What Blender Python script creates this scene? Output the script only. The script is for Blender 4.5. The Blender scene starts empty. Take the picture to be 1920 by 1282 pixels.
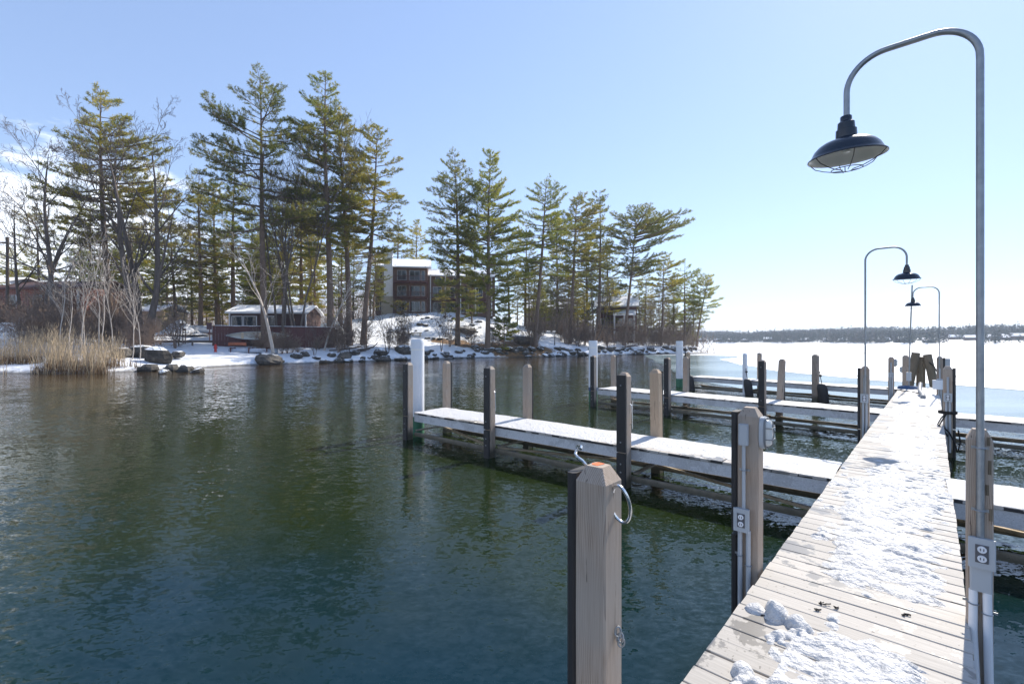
import bpy, math, random
import numpy as np
from mathutils import Vector
R = math.radians
rnd = random.Random(7)
scene = bpy.context.scene
COL = scene.collection

# ------------------------------------------------------------------ camera, sky, sun, exposure
F = 880.0 / 1920.0          # focal length in image widths
EYE = 2.27                  # camera height above the water
cam_d = bpy.data.cameras.new('camera'); cam = bpy.data.objects.new('camera', cam_d); COL.objects.link(cam)
cam.location = (0, 0, EYE); cam.rotation_euler = (R(90), 0, 0)
cam_d.sensor_width = 36; cam_d.lens = 36 * F; cam_d.clip_start = 0.05; cam_d.clip_end = 6000
scene.camera = cam
SUN_AZ, SUN_EL = R(45), R(42)
world = bpy.data.worlds.new('World'); scene.world = world; world.use_nodes = True
wt = world.node_tree; wt.nodes.clear()
def WN(t, **k):
    n = wt.nodes.new(t)
    for a, b in k.items(): setattr(n, a, b)
    return n
wl = wt.links.new
sky = WN('ShaderNodeTexSky', sky_type='NISHITA'); sky.sun_disc = False
sky.sun_elevation = SUN_EL; sky.sun_rotation = SUN_AZ; sky.altitude = 200; sky.air_density = 1.0; sky.dust_density = .15; sky.ozone_density = 1.8
tc = WN('ShaderNodeTexCoord'); sep = WN('ShaderNodeSeparateXYZ'); wl(tc.outputs['Generated'], sep.inputs[0])
# low broken cloud near the horizon: higher towards the west (left), thin elsewhere
mp = WN('ShaderNodeMapping'); mp.inputs['Scale'].default_value = (3.2, 3.2, 11); wl(tc.outputs['Generated'], mp.inputs['Vector'])
nz = WN('ShaderNodeTexNoise'); nz.inputs['Scale'].default_value = 1.5; nz.inputs['Detail'].default_value = 7; nz.inputs['Roughness'].default_value = .58
wl(mp.outputs[0], nz.inputs['Vector'])
def M(op, a, b=None, clamp=False):
    n = WN('ShaderNodeMath', operation=op); n.use_clamp = clamp
    for i, v in enumerate((a, b)):
        if v is None: continue
        if isinstance(v, (int, float)): n.inputs[i].default_value = v
        else: wl(v, n.inputs[i])
    return n.outputs[0]
west = M('MULTIPLY', M('ADD', M('MULTIPLY', sep.outputs[0], -1.0), -.05, ), 1.6, True)     # 0 in the east, 1 far west
top = M('ADD', M('MULTIPLY', west, .32), .075)                                            # height the cloud bank reaches
fall = M('SUBTRACT', 1.0, M('DIVIDE', sep.outputs[2], top), True)
cl = M('ADD', M('MULTIPLY', fall, .95), M('MULTIPLY', M('SUBTRACT', nz.outputs[0], .5), 2.0))
mr = WN('ShaderNodeMapRange', interpolation_type='SMOOTHSTEP'); mr.inputs[1].default_value = .28; mr.inputs[2].default_value = .62
wl(cl, mr.inputs[0])
cloud = M('MULTIPLY', M('MULTIPLY', mr.outputs[0], M('MULTIPLY', fall, 5.0, True)), .88)
gm = WN('ShaderNodeGamma'); gm.inputs['Gamma'].default_value = .58; wl(sky.outputs[0], gm.inputs['Color'])      # softens the glow round the sun
sc_ = WN('ShaderNodeMix', data_type='RGBA', blend_type='MULTIPLY'); sc_.inputs[0].default_value = 1; wl(gm.outputs[0], sc_.inputs[6]); sc_.inputs[7].default_value = (1.10, 1.21, 1.47, 1)
mix = WN('ShaderNodeMix', data_type='RGBA'); wl(cloud, mix.inputs[0]); wl(sc_.outputs[2], mix.inputs[6]); mix.inputs[7].default_value = (5.6, 5.9, 6.4, 1)
bg = WN('ShaderNodeBackground'); bg.inputs['Strength'].default_value = .15
wl(mix.outputs[2], bg.inputs['Color'])
wo = WN('ShaderNodeOutputWorld'); wl(bg.outputs[0], wo.inputs[0])
sun_d = bpy.data.lights.new('sun', 'SUN'); sun_d.energy = 3.5; sun_d.angle = R(.5); sun_d.color = (1, .92, .80)
sun = bpy.data.objects.new('sun', sun_d); COL.objects.link(sun)
sdir = Vector((math.cos(SUN_EL)*math.sin(SUN_AZ), math.cos(SUN_EL)*math.cos(SUN_AZ), math.sin(SUN_EL)))
sun.rotation_euler = (-sdir).to_track_quat('-Z', 'Y').to_euler()
vs = scene.view_settings
scene.display_settings.display_device = 'sRGB'; vs.view_transform = 'Standard'; vs.look = 'None'; vs.gamma = 1; vs.use_curve_mapping = False
vs.exposure = 0.97
scene.render.engine = 'CYCLES'
scene.cycles.max_bounces = 8; scene.cycles.transparent_max_bounces = 12; scene.cycles.volume_bounces = 0

# ------------------------------------------------------------------ materials
def new_mat(name):
    m = bpy.data.materials.new(name); m.use_nodes = True; nt = m.node_tree
    b = nt.nodes['Principled BSDF']
    return m, nt, b
class G:
    """small node-graph helper"""
    def __init__(s, nt): s.nt = nt
    def n(s, t, **k):
        n = s.nt.nodes.new(t)
        for a, b in k.items(): setattr(n, a, b)
        return n
    def l(s, a, b): s.nt.links.new(a, b)
    def coord(s, kind='Object', scale=(1, 1, 1), rot=(0, 0, 0)):
        t = s.n('ShaderNodeTexCoord'); m = s.n('ShaderNodeMapping')
        m.inputs['Scale'].default_value = scale; m.inputs['Rotation'].default_value = rot
        if kind == 'World':
            g = s.n('ShaderNodeNewGeometry'); s.l(g.outputs['Position'], m.inputs['Vector'])
        else: s.l(t.outputs[kind], m.inputs['Vector'])
        return m.outputs[0]
    def noise(s, vec, scale, detail=4, rough=.55, dist=0):
        n = s.n('ShaderNodeTexNoise'); n.inputs['Scale'].default_value = scale; n.inputs['Detail'].default_value = detail
        n.inputs['Roughness'].default_value = rough; n.inputs['Distortion'].default_value = dist
        s.l(vec, n.inputs['Vector']); return n.outputs[0]
    def ramp(s, fac, stops):
        r = s.n('ShaderNodeValToRGB'); e = r.color_ramp.elements
        while len(e) < len(stops): e.new(.5)
        for i, (p, c) in enumerate(stops):
            e[i].position = p; e[i].color = tuple(c) + (1,) if len(c) == 3 else c
        s.l(fac, r.inputs[0]); return r.outputs[0]
    def math(s, op, a, b=None, clamp=False):
        n = s.n('ShaderNodeMath', operation=op); n.use_clamp = clamp
        for i, v in enumerate((a, b)):
            if v is None: continue
            if isinstance(v, (int, float)): n.inputs[i].default_value = v
            else: s.l(v, n.inputs[i])
        return n.outputs[0]
    def rng(s, v, a, b, c=0, d=1, smooth=True):
        n = s.n('ShaderNodeMapRange'); n.interpolation_type = 'SMOOTHSTEP' if smooth else 'LINEAR'
        for i, x in enumerate((a, b, c, d)): n.inputs[i+1].default_value = x
        s.l(v, n.inputs[0]); return n.outputs[0]
    def mix(s, fac, a, b, bt='MIX'):
        n = s.n('ShaderNodeMix', data_type='RGBA', blend_type=bt)
        for i, v in ((0, fac), (6, a), (7, b)):
            if isinstance(v, (int, float)): n.inputs[i].default_value = v
            elif isinstance(v, (tuple, list)): n.inputs[i].default_value = tuple(v)[:3] + (1,)
            else: s.l(v, n.inputs[i])
        return n.outputs[2]
    def bump(s, h, strength, dist, prev=None):
        b = s.n('ShaderNodeBump'); b.inputs['Strength'].default_value = strength; b.inputs['Distance'].default_value = dist
        s.l(h, b.inputs['Height'])
        if prev is not None: s.l(prev, b.inputs['Normal'])
        return b.outputs[0]
MAT = {}
def simple(name, col, rough=.6, metal=0, var=.25, nscale=6, bump=.0, spec=None):
    m, nt, b = new_mat(name); g = G(nt)
    v = g.coord('Object')
    n = g.noise(v, nscale, 5)
    oi = g.n('ShaderNodeObjectInfo')
    f = g.math('ADD', g.math('MULTIPLY', g.math('SUBTRACT', n, .5), var*2), g.math('MULTIPLY', g.math('SUBTRACT', oi.outputs['Random'], .5), var*.6))
    c = g.mix(1.0, (col[0], col[1], col[2]), (1, 1, 1), 'MULTIPLY')
    hs = g.n('ShaderNodeHueSaturation'); g.l(c, hs.inputs['Color']); g.l(g.math('ADD', f, 1.0), hs.inputs['Value'])
    g.l(hs.outputs[0], b.inputs['Base Color']); b.inputs['Roughness'].default_value = rough; b.inputs['Metallic'].default_value = metal
    if bump: g.l(g.bump(g.noise(v, nscale*4, 4), .5, bump), b.inputs['Normal'])
    MAT[name] = m; return m
def wood(name, dark, mid, light, gscale=45, rough=.8, axis=2, grey=(.35, .305, .26), greyf=.4, bump=.002):
    m, nt, b = new_mat(name); g = G(nt)
    sc = [1, 1, 1]; sc[axis] = .05
    oi = g.n('ShaderNodeObjectInfo')
    t = g.n('ShaderNodeTexCoord'); ad = g.n('ShaderNodeVectorMath', operation='ADD'); mu = g.n('ShaderNodeVectorMath', operation='SCALE')
    g.l(oi.outputs['Location'], mu.inputs[0]); mu.inputs['Scale'].default_value = 3.7
    g.l(t.outputs['Object'], ad.inputs[0]); g.l(mu.outputs[0], ad.inputs[1])
    mp = g.n('ShaderNodeMapping'); mp.inputs['Scale'].default_value = sc; g.l(ad.outputs[0], mp.inputs['Vector'])
    v = mp.outputs[0]
    wsc = [5, 5, 5]; wsc[axis] = .9
    wv_ = g.coord('Object', tuple(wsc)); wn = g.n('ShaderNodeTexNoise'); wn.inputs['Scale'].default_value = 1; wn.inputs['Detail'].default_value = 3; g.l(wv_, wn.inputs['Vector'])
    rg = g.n('ShaderNodeVectorMath', operation='MULTIPLY_ADD'); g.l(wn.outputs['Color'], rg.inputs[0]); rg.inputs[1].default_value = (.075, .075, .0) if axis == 2 else (.0, .06, .06); g.l(g.coord('Object'), rg.inputs[2])
    sp3 = g.n('ShaderNodeSeparateXYZ'); g.l(rg.outputs[0], sp3.inputs[0])
    ax1, ax2 = (0, 1) if axis == 2 else (1, 2)
    r1 = g.math('ADD', sp3.outputs[ax1], g.math('MULTIPLY', oi.outputs['Random'], .08)); r2 = g.math('ADD', sp3.outputs[ax2], .05)
    rr = g.math('SQRT', g.math('ADD', g.math('MULTIPLY', r1, r1), g.math('MULTIPLY', r2, r2)))
    ring = g.math('FRACT', g.math('MULTIPLY', rr, gscale*5.0))
    ring = g.math('POWER', ring, 2.2)
    n1 = g.noise(v, gscale*2, 4, .6, .8); n2 = g.noise(v, gscale*7, 3, .6)
    f = g.math('ADD', g.math('MULTIPLY', g.math('SUBTRACT', 1.0, ring), .36), g.math('ADD', g.math('MULTIPLY', n1, .42), g.math('MULTIPLY', n2, .25)))
    c = g.ramp(f, [(.36, dark), (.56, mid), (.78, light)])
    big = g.noise(ad.outputs[0], 2.2, 3)
    gf = g.rng(big, .35, .7, 0, greyf*1.6)
    c = g.mix(gf, c, grey)
    hs = g.n('ShaderNodeHueSaturation'); g.l(c, hs.inputs['Color']); g.l(g.rng(oi.outputs['Random'], 0, 1, .82, 1.15, False), hs.inputs['Value'])
    csc = [9, 9, 9]; csc[axis] = .55
    ck = g.noise(g.coord('Object', tuple(csc)), 5, 3, .55, .3); crack = g.rng(ck, .665, .685)
    cw = g.mix(g.math('MULTIPLY', crack, .8), hs.outputs[0], tuple(x*.35 for x in dark))
    kn = g.n('ShaderNodeTexVoronoi'); kn.inputs['Scale'].default_value = 3.2; kn.inputs['Randomness'].default_value = 1; g.l(g.coord('Object', (1.5, 1.5, 1)), kn.inputs['Vector'])
    cw = g.mix(g.rng(kn.outputs['Distance'], .05, .10, .7, 0), cw, tuple(x*.6 for x in dark))
    gp = g.n('ShaderNodeNewGeometry'); sz3 = g.n('ShaderNodeSeparateXYZ'); g.l(gp.outputs['Position'], sz3.inputs[0])
    ft = g.rng(g.math('ADD', sz3.outputs[2], g.math('MULTIPLY', g.noise(gp.outputs['Position'], 7, 3), -.12)), .02, .22, .85, 0)
    cw = g.mix(ft, cw, (.035, .038, .022))
    g.l(cw, b.inputs['Base Color']); b.inputs['Roughness'].default_value = rough
    g.l(g.bump(g.math('SUBTRACT', f, crack), .7, bump), b.inputs['Normal'])
    MAT[name] = m; return m
wood('post_wood', (.17, .115, .08), (.38, .29, .22), (.50, .40, .32), 26, greyf=.5, bump=.0006)
wood('new_wood', (.30, .20, .12), (.52, .38, .26), (.62, .48, .34), 30, greyf=.1)
wood('rail_wood', (.24, .18, .12), (.40, .32, .24), (.50, .42, .32), 30, axis=0, greyf=.5)
wood('light_wood', (.42, .30, .18), (.60, .46, .30), (.70, .56, .40), 30, axis=0, greyf=.15)
wood('old_wood', (.08, .062, .042), (.20, .155, .11), (.31, .25, .18), 26, greyf=.3, grey=(.13, .11, .07))
simple('rubber', (.028, .026, .027), .62, 0, .3, 9)
simple('steel', (.30, .315, .33), .48, .8, .4, 16, .001)
simple('bright_steel', (.72, .73, .74), .22, .95, .1, 10)
simple('grey_plastic', (.42, .45, .48), .5, 0, .06, 8)
simple('steel_dark', (.20, .21, .22), .5, .3, .1, 8)
simple('hose_grey', (.22, .23, .25), .6, 0, .1, 6)
simple('dark_plastic', (.10, .10, .11), .35, 0, .1, 8)
simple('white_plastic', (.74, .76, .80), .42, 0, .05, 5)
simple('blue_band', (.04, .09, .20), .5)
simple('green_growth', (.05, .17, .10), .7, 0, .35, 10)
simple('shade_black', (.012, .02, .035), .22, 0, .1, 5)
simple('enamel', (.84, .83, .80), .35, 0, .05, 5)
simple('wire_black', (.03, .03, .035), .5, .2)
simple('bark_pine', (.17, .12, .09), .95, 0, .5, 3, .02)
simple('bark_grey', (.13, .105, .09), .95, 0, .45, 3, .02)
simple('bark_brown', (.25, .185, .145), .95, 0, .35, 3)
simple('bark_birch', (.46, .41, .36), .85, 0, .4, 3)
simple('brown_paint', (.11, .046, .044), .75, 0, .25, 2)
simple('siding_dark', (.075, .040, .037), .8, 0, .3, 2)
simple('lodge_siding', (.20, .125, .10), .85, 0, .35, 1.2)
simple('siding_purple', (.13, .075, .085), .8, 0, .2, 2)
simple('white_trim', (.66, .66, .66), .6, 0, .08, 3)
simple('chimney_render', (.80, .79, .78), .85, 0, .12, 2)
simple('cream_wall', (.45, .40, .32), .85, 0, .12, 2)
simple('red_paint', (.45, .015, .012), .4, 0, .1, 3)
simple('orange_plastic', (.42, .12, .05), .45)
simple('canoe_shell', (.60, .58, .52), .4, 0, .12, 3)
simple('tarp', (.42, .46, .52), .6, 0, .3, 4)
simple('rope_black', (.02, .018, .018), .9)
simple('foreign_bed', (.40, .32, .22), .9, 0, .2, 3)
simple('asphalt', (.10, .10, .105), .9, 0, .2, 1)
simple('orange_paint', (.75, .16, .04), .6, 0, .4, 30)
simple('reed', (.56, .44, .29), .9, 0, .45, .8)
simple('leaf_litter', (.15, .085, .04), .95, 0, .5, 2)
def glass(name, col=(.03, .04, .05), rough=.06):
    m, nt, b = new_mat(name); b.inputs['Base Color'].default_value = col + (1,); b.inputs['Roughness'].default_value = rough
    b.inputs['Specular IOR Level'].default_value = .8; g = G(nt)
    g.l(g.bump(g.noise(g.coord('Object'), 1.3, 2), .25, .02), b.inputs['Normal'])
    MAT[name] = m
glass('pane_glass'); 
def mat_frost():
    m, nt, b = new_mat('frosted_glass'); b.inputs['Base Color'].default_value = (.75, .76, .74, 1); b.inputs['Roughness'].default_value = .25
    b.inputs['Transmission Weight'].default_value = .15
    MAT['frosted_glass'] = m
mat_frost()
def mat_brick():
    m, nt, b = new_mat('brick_wall'); g = G(nt)
    t = g.n('ShaderNodeTexCoord'); s = g.n('ShaderNodeSeparateXYZ'); g.l(t.outputs['Object'], s.inputs[0])
    c = g.n('ShaderNodeCombineXYZ'); g.l(g.math('ADD', s.outputs[0], s.outputs[1]), c.inputs[0]); g.l(s.outputs[2], c.inputs[1])
    k = g.n('ShaderNodeTexBrick'); g.l(c.outputs[0], k.inputs['Vector'])
    k.inputs['Scale'].default_value = 1; k.inputs['Brick Width'].default_value = .6; k.inputs['Row Height'].default_value = .2; k.inputs['Mortar Size'].default_value = .02
    k.inputs['Color1'].default_value = (.27, .09, .055, 1); k.inputs['Color2'].default_value = (.19, .06, .045, 1); k.inputs['Mortar'].default_value = (.34, .26, .22, 1)
    n = g.noise(t.outputs['Object'], .9, 4); g.l(g.mix(g.rng(n, .3, .8, 0, .4), k.outputs[0], (.12, .05, .04)), b.inputs['Base Color'])
    b.inputs['Roughness'].default_value = .9; MAT['brick_wall'] = m
mat_brick()
def mat_deck(name, base, wet):
    m, nt, b = new_mat(name); g = G(nt)
    v = g.coord('World'); oi = g.n('ShaderNodeObjectInfo')
    geo = g.n('ShaderNodeNewGeometry')
    # grain along the board (object x)
    gv = g.coord('Object', (1.2, 26, 26)); gr = g.noise(gv, 3.0, 4, .6)
    c = g.mix(g.rng(gr, .3, .75), tuple(x*.84 for x in base), tuple(min(1, x*1.1) for x in base))
    hs = g.n('ShaderNodeHueSaturation'); g.l(c, hs.inputs['Color']); g.l(g.rng(oi.outputs['Random'], 0, 1, .88, 1.1, False), hs.inputs['Value'])
    # damp patches, broken up, following the meltwater
    w1 = g.noise(v, 2.3, 6, .62, .4); w2 = g.noise(v, 9, 4, .7)
    wf = g.rng(g.math('ADD', g.math('MULTIPLY', w1, .78), g.math('MULTIPLY', w2, .28)), .555, .585)
    c2 = g.mix(g.math('MULTIPLY', wf, wet), hs.outputs[0], tuple(x*.42 for x in base))
    g.l(c2, b.inputs['Base Color'])
    # dirt specks
    sp = g.noise(v, 38, 2, .5); c3 = g.mix(g.rng(sp, .70, .74, 0, .75), c2, (.09, .08, .07)); g.l(c3, b.inputs['Base Color'])
    g.l(g.rng(wf, 0, 1, .75, .32, False), b.inputs['Roughness'])
    g.l(g.bump(gr, .35, .002), b.inputs['Normal'])
    MAT[name] = m
mat_deck('deck_board', (.44, .412, .375), .95)
mat_deck('fascia_board', (.60, .60, .61), .3)
def mat_snow(name, col=(.82, .84, .88), dirt=.0, scale=9.):
    m, nt, b = new_mat(name); g = G(nt); v = g.coord('World')
    n = g.noise(v, scale, 5, .6)
    c = g.mix(g.rng(n, .25, .75), tuple(x*.93 for x in col), col)
    if dirt:
        d = g.noise(v, 26, 4, .7); c = g.mix(g.rng(d, .62, .74, 0, dirt), c, (.30, .27, .25))
    g.l(c, b.inputs['Base Color']); b.inputs['Roughness'].default_value = .55
    nn = g.bump(g.noise(v, 40, 4, .6), .35, .010, None); nn = g.bump(n, .8, .05, nn)
    g.l(nn, b.inputs['Normal']); MAT[name] = m
mat_snow('snow'); mat_snow('deck_snow', (.60, .60, .60), .45, 22.)
def mat_terrain():
    m, nt, b = new_mat('snowy_ground'); g = G(nt); v = g.coord('World')
    geo = g.n('ShaderNodeNewGeometry'); s = g.n('ShaderNodeSeparateXYZ'); g.l(geo.outputs['Position'], s.inputs[0])
    at = g.n('ShaderNodeAttribute', attribute_name='bare')
    n1 = g.noise(v, .55, 6, .62); n2 = g.noise(v, 3.0, 5, .65)
    snow = g.mix(g.rng(n2, .3, .7), (.74, .77, .83), (.84, .86, .89))
    earth = g.ramp(n2, [(.3, (.06, .045, .03)), (.55, (.20, .11, .045)), (.75, (.34, .19, .08))])
    bare = g.rng(g.math('ADD', g.math('MULTIPLY', n1, .55), g.math('ADD', g.math('MULTIPLY', n2, .45), at.outputs['Fac'])), .66, .74)
    c = g.mix(bare, snow, earth)
    # wet dark strip at the waterline
    wl_ = g.rng(g.math('ADD', s.outputs[2], g.math('MULTIPLY', n2, .3)), .18, .42, 1, 0)
    c = g.mix(g.math('MULTIPLY', wl_, .85), c, (.045, .038, .028))
    g.l(c, b.inputs['Base Color']); b.inputs['Roughness'].default_value = .8
    nn = g.bump(g.noise(v, 1.6, 6, .6), .8, .25); g.l(nn, b.inputs['Normal']); MAT['snowy_ground'] = m
mat_terrain()
def mat_rock():
    m, nt, b = new_mat('rock'); g = G(nt); v = g.coord('World')
    geo = g.n('ShaderNodeNewGeometry'); s = g.n('ShaderNodeSeparateXYZ'); g.l(geo.outputs['Normal'], s.inputs[0])
    n = g.noise(v, 2.5, 6, .65); n2 = g.noise(v, 9, 4, .6)
    oi = g.n('ShaderNodeObjectInfo')
    c = g.ramp(n, [(.3, (.025, .023, .021)), (.52, (.075, .068, .06)), (.78, (.20, .175, .14))])
    hs = g.n('ShaderNodeHueSaturation'); g.l(c, hs.inputs['Color']); g.l(g.rng(oi.outputs['Random'], 0, 1, .6, 1.3, False), hs.inputs['Value'])
    sn = g.rng(g.math('ADD', s.outputs[2], g.math('ADD', g.math('MULTIPLY', g.math('SUBTRACT', n2, .5), .6), g.math('MULTIPLY', oi.outputs['Random'], -.30))), .64, .74)
    c = g.mix(sn, hs.outputs[0], (.80, .83, .87))
    p = g.n('ShaderNodeSeparateXYZ'); g.l(geo.outputs['Position'], p.inputs[0])
    wet = g.rng(p.outputs[2], .10, .22, 1, 0); c = g.mix(g.math('MULTIPLY', wet, .8), c, (.02, .019, .017))
    g.l(c, b.inputs['Base Color']); b.inputs['Roughness'].default_value = .85
    g.l(g.bump(n2, .8, .06), b.inputs['Normal']); MAT['rock'] = m
mat_rock()
def mat_needles(name, a, b_, c_):
    m, nt, b = new_mat(name); g = G(nt)
    at = g.n('ShaderNodeAttribute', attribute_name='tint')
    oi = g.n('ShaderNodeObjectInfo')
    c = g.ramp(at.outputs['Fac'], [(0, a), (.5, b_), (1, c_)])
    hs = g.n('ShaderNodeHueSaturation'); g.l(c, hs.inputs['Color']); g.l(g.rng(oi.outputs['Random'], 0, 1, .8, 1.2, False), hs.inputs['Value'])
    g.l(hs.outputs[0], b.inputs['Base Color']); b.inputs['Roughness'].default_value = .5
    tr = g.n('ShaderNodeBsdfTranslucent'); g.l(g.mix(1.0, hs.outputs[0], (2.0, 1.9, .8), 'MULTIPLY'), tr.inputs['Color'])
    mx = g.n('ShaderNodeMixShader'); mx.inputs[0].default_value = .52
    g.l(b.outputs[0], mx.inputs[1]); g.l(tr.outputs[0], mx.inputs[2]); g.l(mx.outputs[0], nt.nodes['Material Output'].inputs['Surface'])
    MAT[name] = m
mat_needles('needles_olive', (.075, .085, .025), (.17, .17, .042), (.33, .25, .085))
mat_needles('needles_green', (.06, .085, .025), (.14, .165, .038), (.27, .235, .065))
mat_needles('needles_blue', (.07, .09, .042), (.14, .16, .055), (.27, .22, .085))
def mat_water():
    m, nt, b = new_mat('lake_water'); g = G(nt); v = g.coord('World')
    geo = g.n('ShaderNodeNewGeometry'); p = g.n('ShaderNodeSeparateXYZ'); g.l(geo.outputs['Position'], p.inputs[0])
    # shallows: brown bed by the west bank, measured in metres of real ground
    sh = g.math('ADD', g.math('MULTIPLY', p.outputs[0], -.60), g.math('MULTIPLY', p.outputs[1], .80))
    n0 = g.noise(v, .12, 3); sh = g.math('ADD', sh, g.math('MULTIPLY', n0, 8))
    shallow = g.rng(sh, 30, 48)
    pier = g.noise(v, .16, 3, .5)
    deep = g.mix(g.rng(pier, .45, .70), (.0015, .017, .025), (.006, .024, .010))
    olive = g.rng(g.math('ADD', p.outputs[1], g.math('MULTIPLY', g.math('SUBTRACT', g.noise(v, .35, 3), .5), 7)), 2.5, 6.5)
    deep = g.mix(g.math('MULTIPLY', olive, .85), deep, (.014, .022, .0025))
    c = g.mix(g.math('MULTIPLY', shallow, .8), deep, (.060, .034, .014))
    g.l(c, b.inputs['Base Color'])
    b.inputs['Roughness'].default_value = .045; b.inputs['IOR'].default_value = 1.333
    gust = g.rng(g.noise(v, .14, 4), .35, .65, .45, 1.45)
    acc = None
    for sc, st, rot, det, amp in ((20, 1.6, 24, 2, .17), (8.5, 1.7, -18, 2, .17), (3.0, 1.6, 12, 2, .10), (.9, 1.5, 10, 1, .03)):
        wv = g.coord('World', (1.0, st, 1.0), (0, 0, R(rot)))
        n = g.n('ShaderNodeTexNoise'); n.inputs['Scale'].default_value = sc; n.inputs['Detail'].default_value = det; n.inputs['Roughness'].default_value = .55; n.inputs['Distortion'].default_value = .5
        g.l(wv, n.inputs['Vector'])
        su = g.n('ShaderNodeVectorMath', operation='SUBTRACT'); g.l(n.outputs['Color'], su.inputs[0]); su.inputs[1].default_value = (.5, .5, .5)
        mu = g.n('ShaderNodeVectorMath', operation='MULTIPLY'); g.l(su.outputs[0], mu.inputs[0]); mu.inputs[1].default_value = (amp*1.3, amp*2.2, 0)
        if acc is None: acc = mu.outputs[0]
        else:
            ad = g.n('ShaderNodeVectorMath', operation='ADD'); g.l(acc, ad.inputs[0]); g.l(mu.outputs[0], ad.inputs[1]); acc = ad.outputs[0]
    gs = g.n('ShaderNodeVectorMath', operation='SCALE'); g.l(acc, gs.inputs[0]); g.l(gust, gs.inputs['Scale'])
    ad = g.n('ShaderNodeVectorMath', operation='ADD'); g.l(gs.outputs[0], ad.inputs[0]); g.l(geo.outputs['Normal'], ad.inputs[1])
    nn = g.n('ShaderNodeVectorMath', operation='NORMALIZE'); g.l(ad.outputs[0], nn.inputs[0]); g.l(nn.outputs[0], b.inputs['Normal'])
    MAT['lake_water'] = m
mat_water()
def mat_ice():
    m, nt, b = new_mat('thin_ice'); g = G(nt); v = g.coord('World')
    n = g.noise(g.coord('World', (.5, 1.6, 1), (0, 0, R(10))), .10, 5, .6)
    c = g.mix(g.rng(n, .35, .65), (.10, .15, .16), (.26, .33, .35)); g.l(c, b.inputs['Base Color'])
    b.inputs['Roughness'].default_value = .2; b.inputs['IOR'].default_value = 1.31
    g.l(g.bump(g.noise(v, 1.2, 4), .25, .02), b.inputs['Normal']); MAT['thin_ice'] = m
    m, nt, b = new_mat('ice_snow'); g = G(nt); v = g.coord('World')
    n = g.noise(g.coord('World', (.3, 1.5, 1), (0, 0, R(15))), .05, 5, .6)
    c = g.mix(g.rng(n, .3, .6), (.66, .70, .75), (.84, .86, .88)); g.l(c, b.inputs['Base Color']); b.inputs['Roughness'].default_value = .6
    MAT['ice_snow'] = m
mat_ice()
def mat_roof():
    m, nt, b = new_mat('snow_roof'); g = G(nt); v = g.coord('World')
    n = g.noise(v, .6, 5, .6); c = g.mix(g.rng(n, .3, .36), (.10, .10, .11), (.82, .84, .88)); g.l(c, b.inputs['Base Color']); b.inputs['Roughness'].default_value = .7
    g.l(g.bump(n, .5, .1), b.inputs['Normal']); MAT['snow_roof'] = m
mat_roof()
def mat_far(name, a, b_, c_):
    m, nt, b = new_mat(name); g = G(nt)
    at = g.n('ShaderNodeAttribute', attribute_name='tint'); g.l(g.ramp(at.outputs['Fac'], [(0, a), (.5, b_), (1, c_)]), b.inputs['Base Color'])
    b.inputs['Roughness'].default_value = .95; MAT[name] = m
mat_far('far_trees', (.045, .065, .06), (.07, .085, .075), (.12, .105, .10))
mat_far('brush', (.20, .15, .115), (.30, .225, .17), (.40, .32, .26))

# ------------------------------------------------------------------ mesh helpers
def mesh_np(name, V, quads=None, tris=None, mat=None, smooth=False, tint=None, extra=None):
    me = bpy.data.meshes.new(name)
    V = np.asarray(V, dtype=np.float32).reshape(-1, 3)
    q = np.zeros((0, 4), int) if quads is None else np.asarray(quads, int).reshape(-1, 4)
    t = np.zeros((0, 3), int) if tris is None else np.asarray(tris, int).reshape(-1, 3)
    me.vertices.add(len(V)); me.vertices.foreach_set('co', V.ravel())
    nl = q.size + t.size; me.loops.add(nl)
    me.loops.foreach_set('vertex_index', np.concatenate([q.ravel(), t.ravel()]).astype(np.int32))
    me.polygons.add(len(q) + len(t))
    st = np.concatenate([np.arange(len(q))*4, q.size + np.arange(len(t))*3]).astype(np.int32)
    me.polygons.foreach_set('loop_start', st)
    try: me.polygons.foreach_set('loop_total', np.concatenate([np.full(len(q), 4), np.full(len(t), 3)]).astype(np.int32))
    except Exception: pass
    me.update(calc_edges=True); me.validate()
    if smooth: me.polygons.foreach_set('use_smooth', np.ones(len(me.polygons), bool))
    if tint is not None:
        a = me.attributes.new('tint', 'FLOAT', 'POINT'); a.data.foreach_set('value', np.asarray(tint, np.float32))
    if extra:
        for k, val in extra.items():
            a = me.attributes.new(k, 'FLOAT', 'POINT'); a.data.foreach_set('value', np.asarray(val, np.float32))
    if mat: me.materials.append(MAT[mat])
    return me
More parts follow.
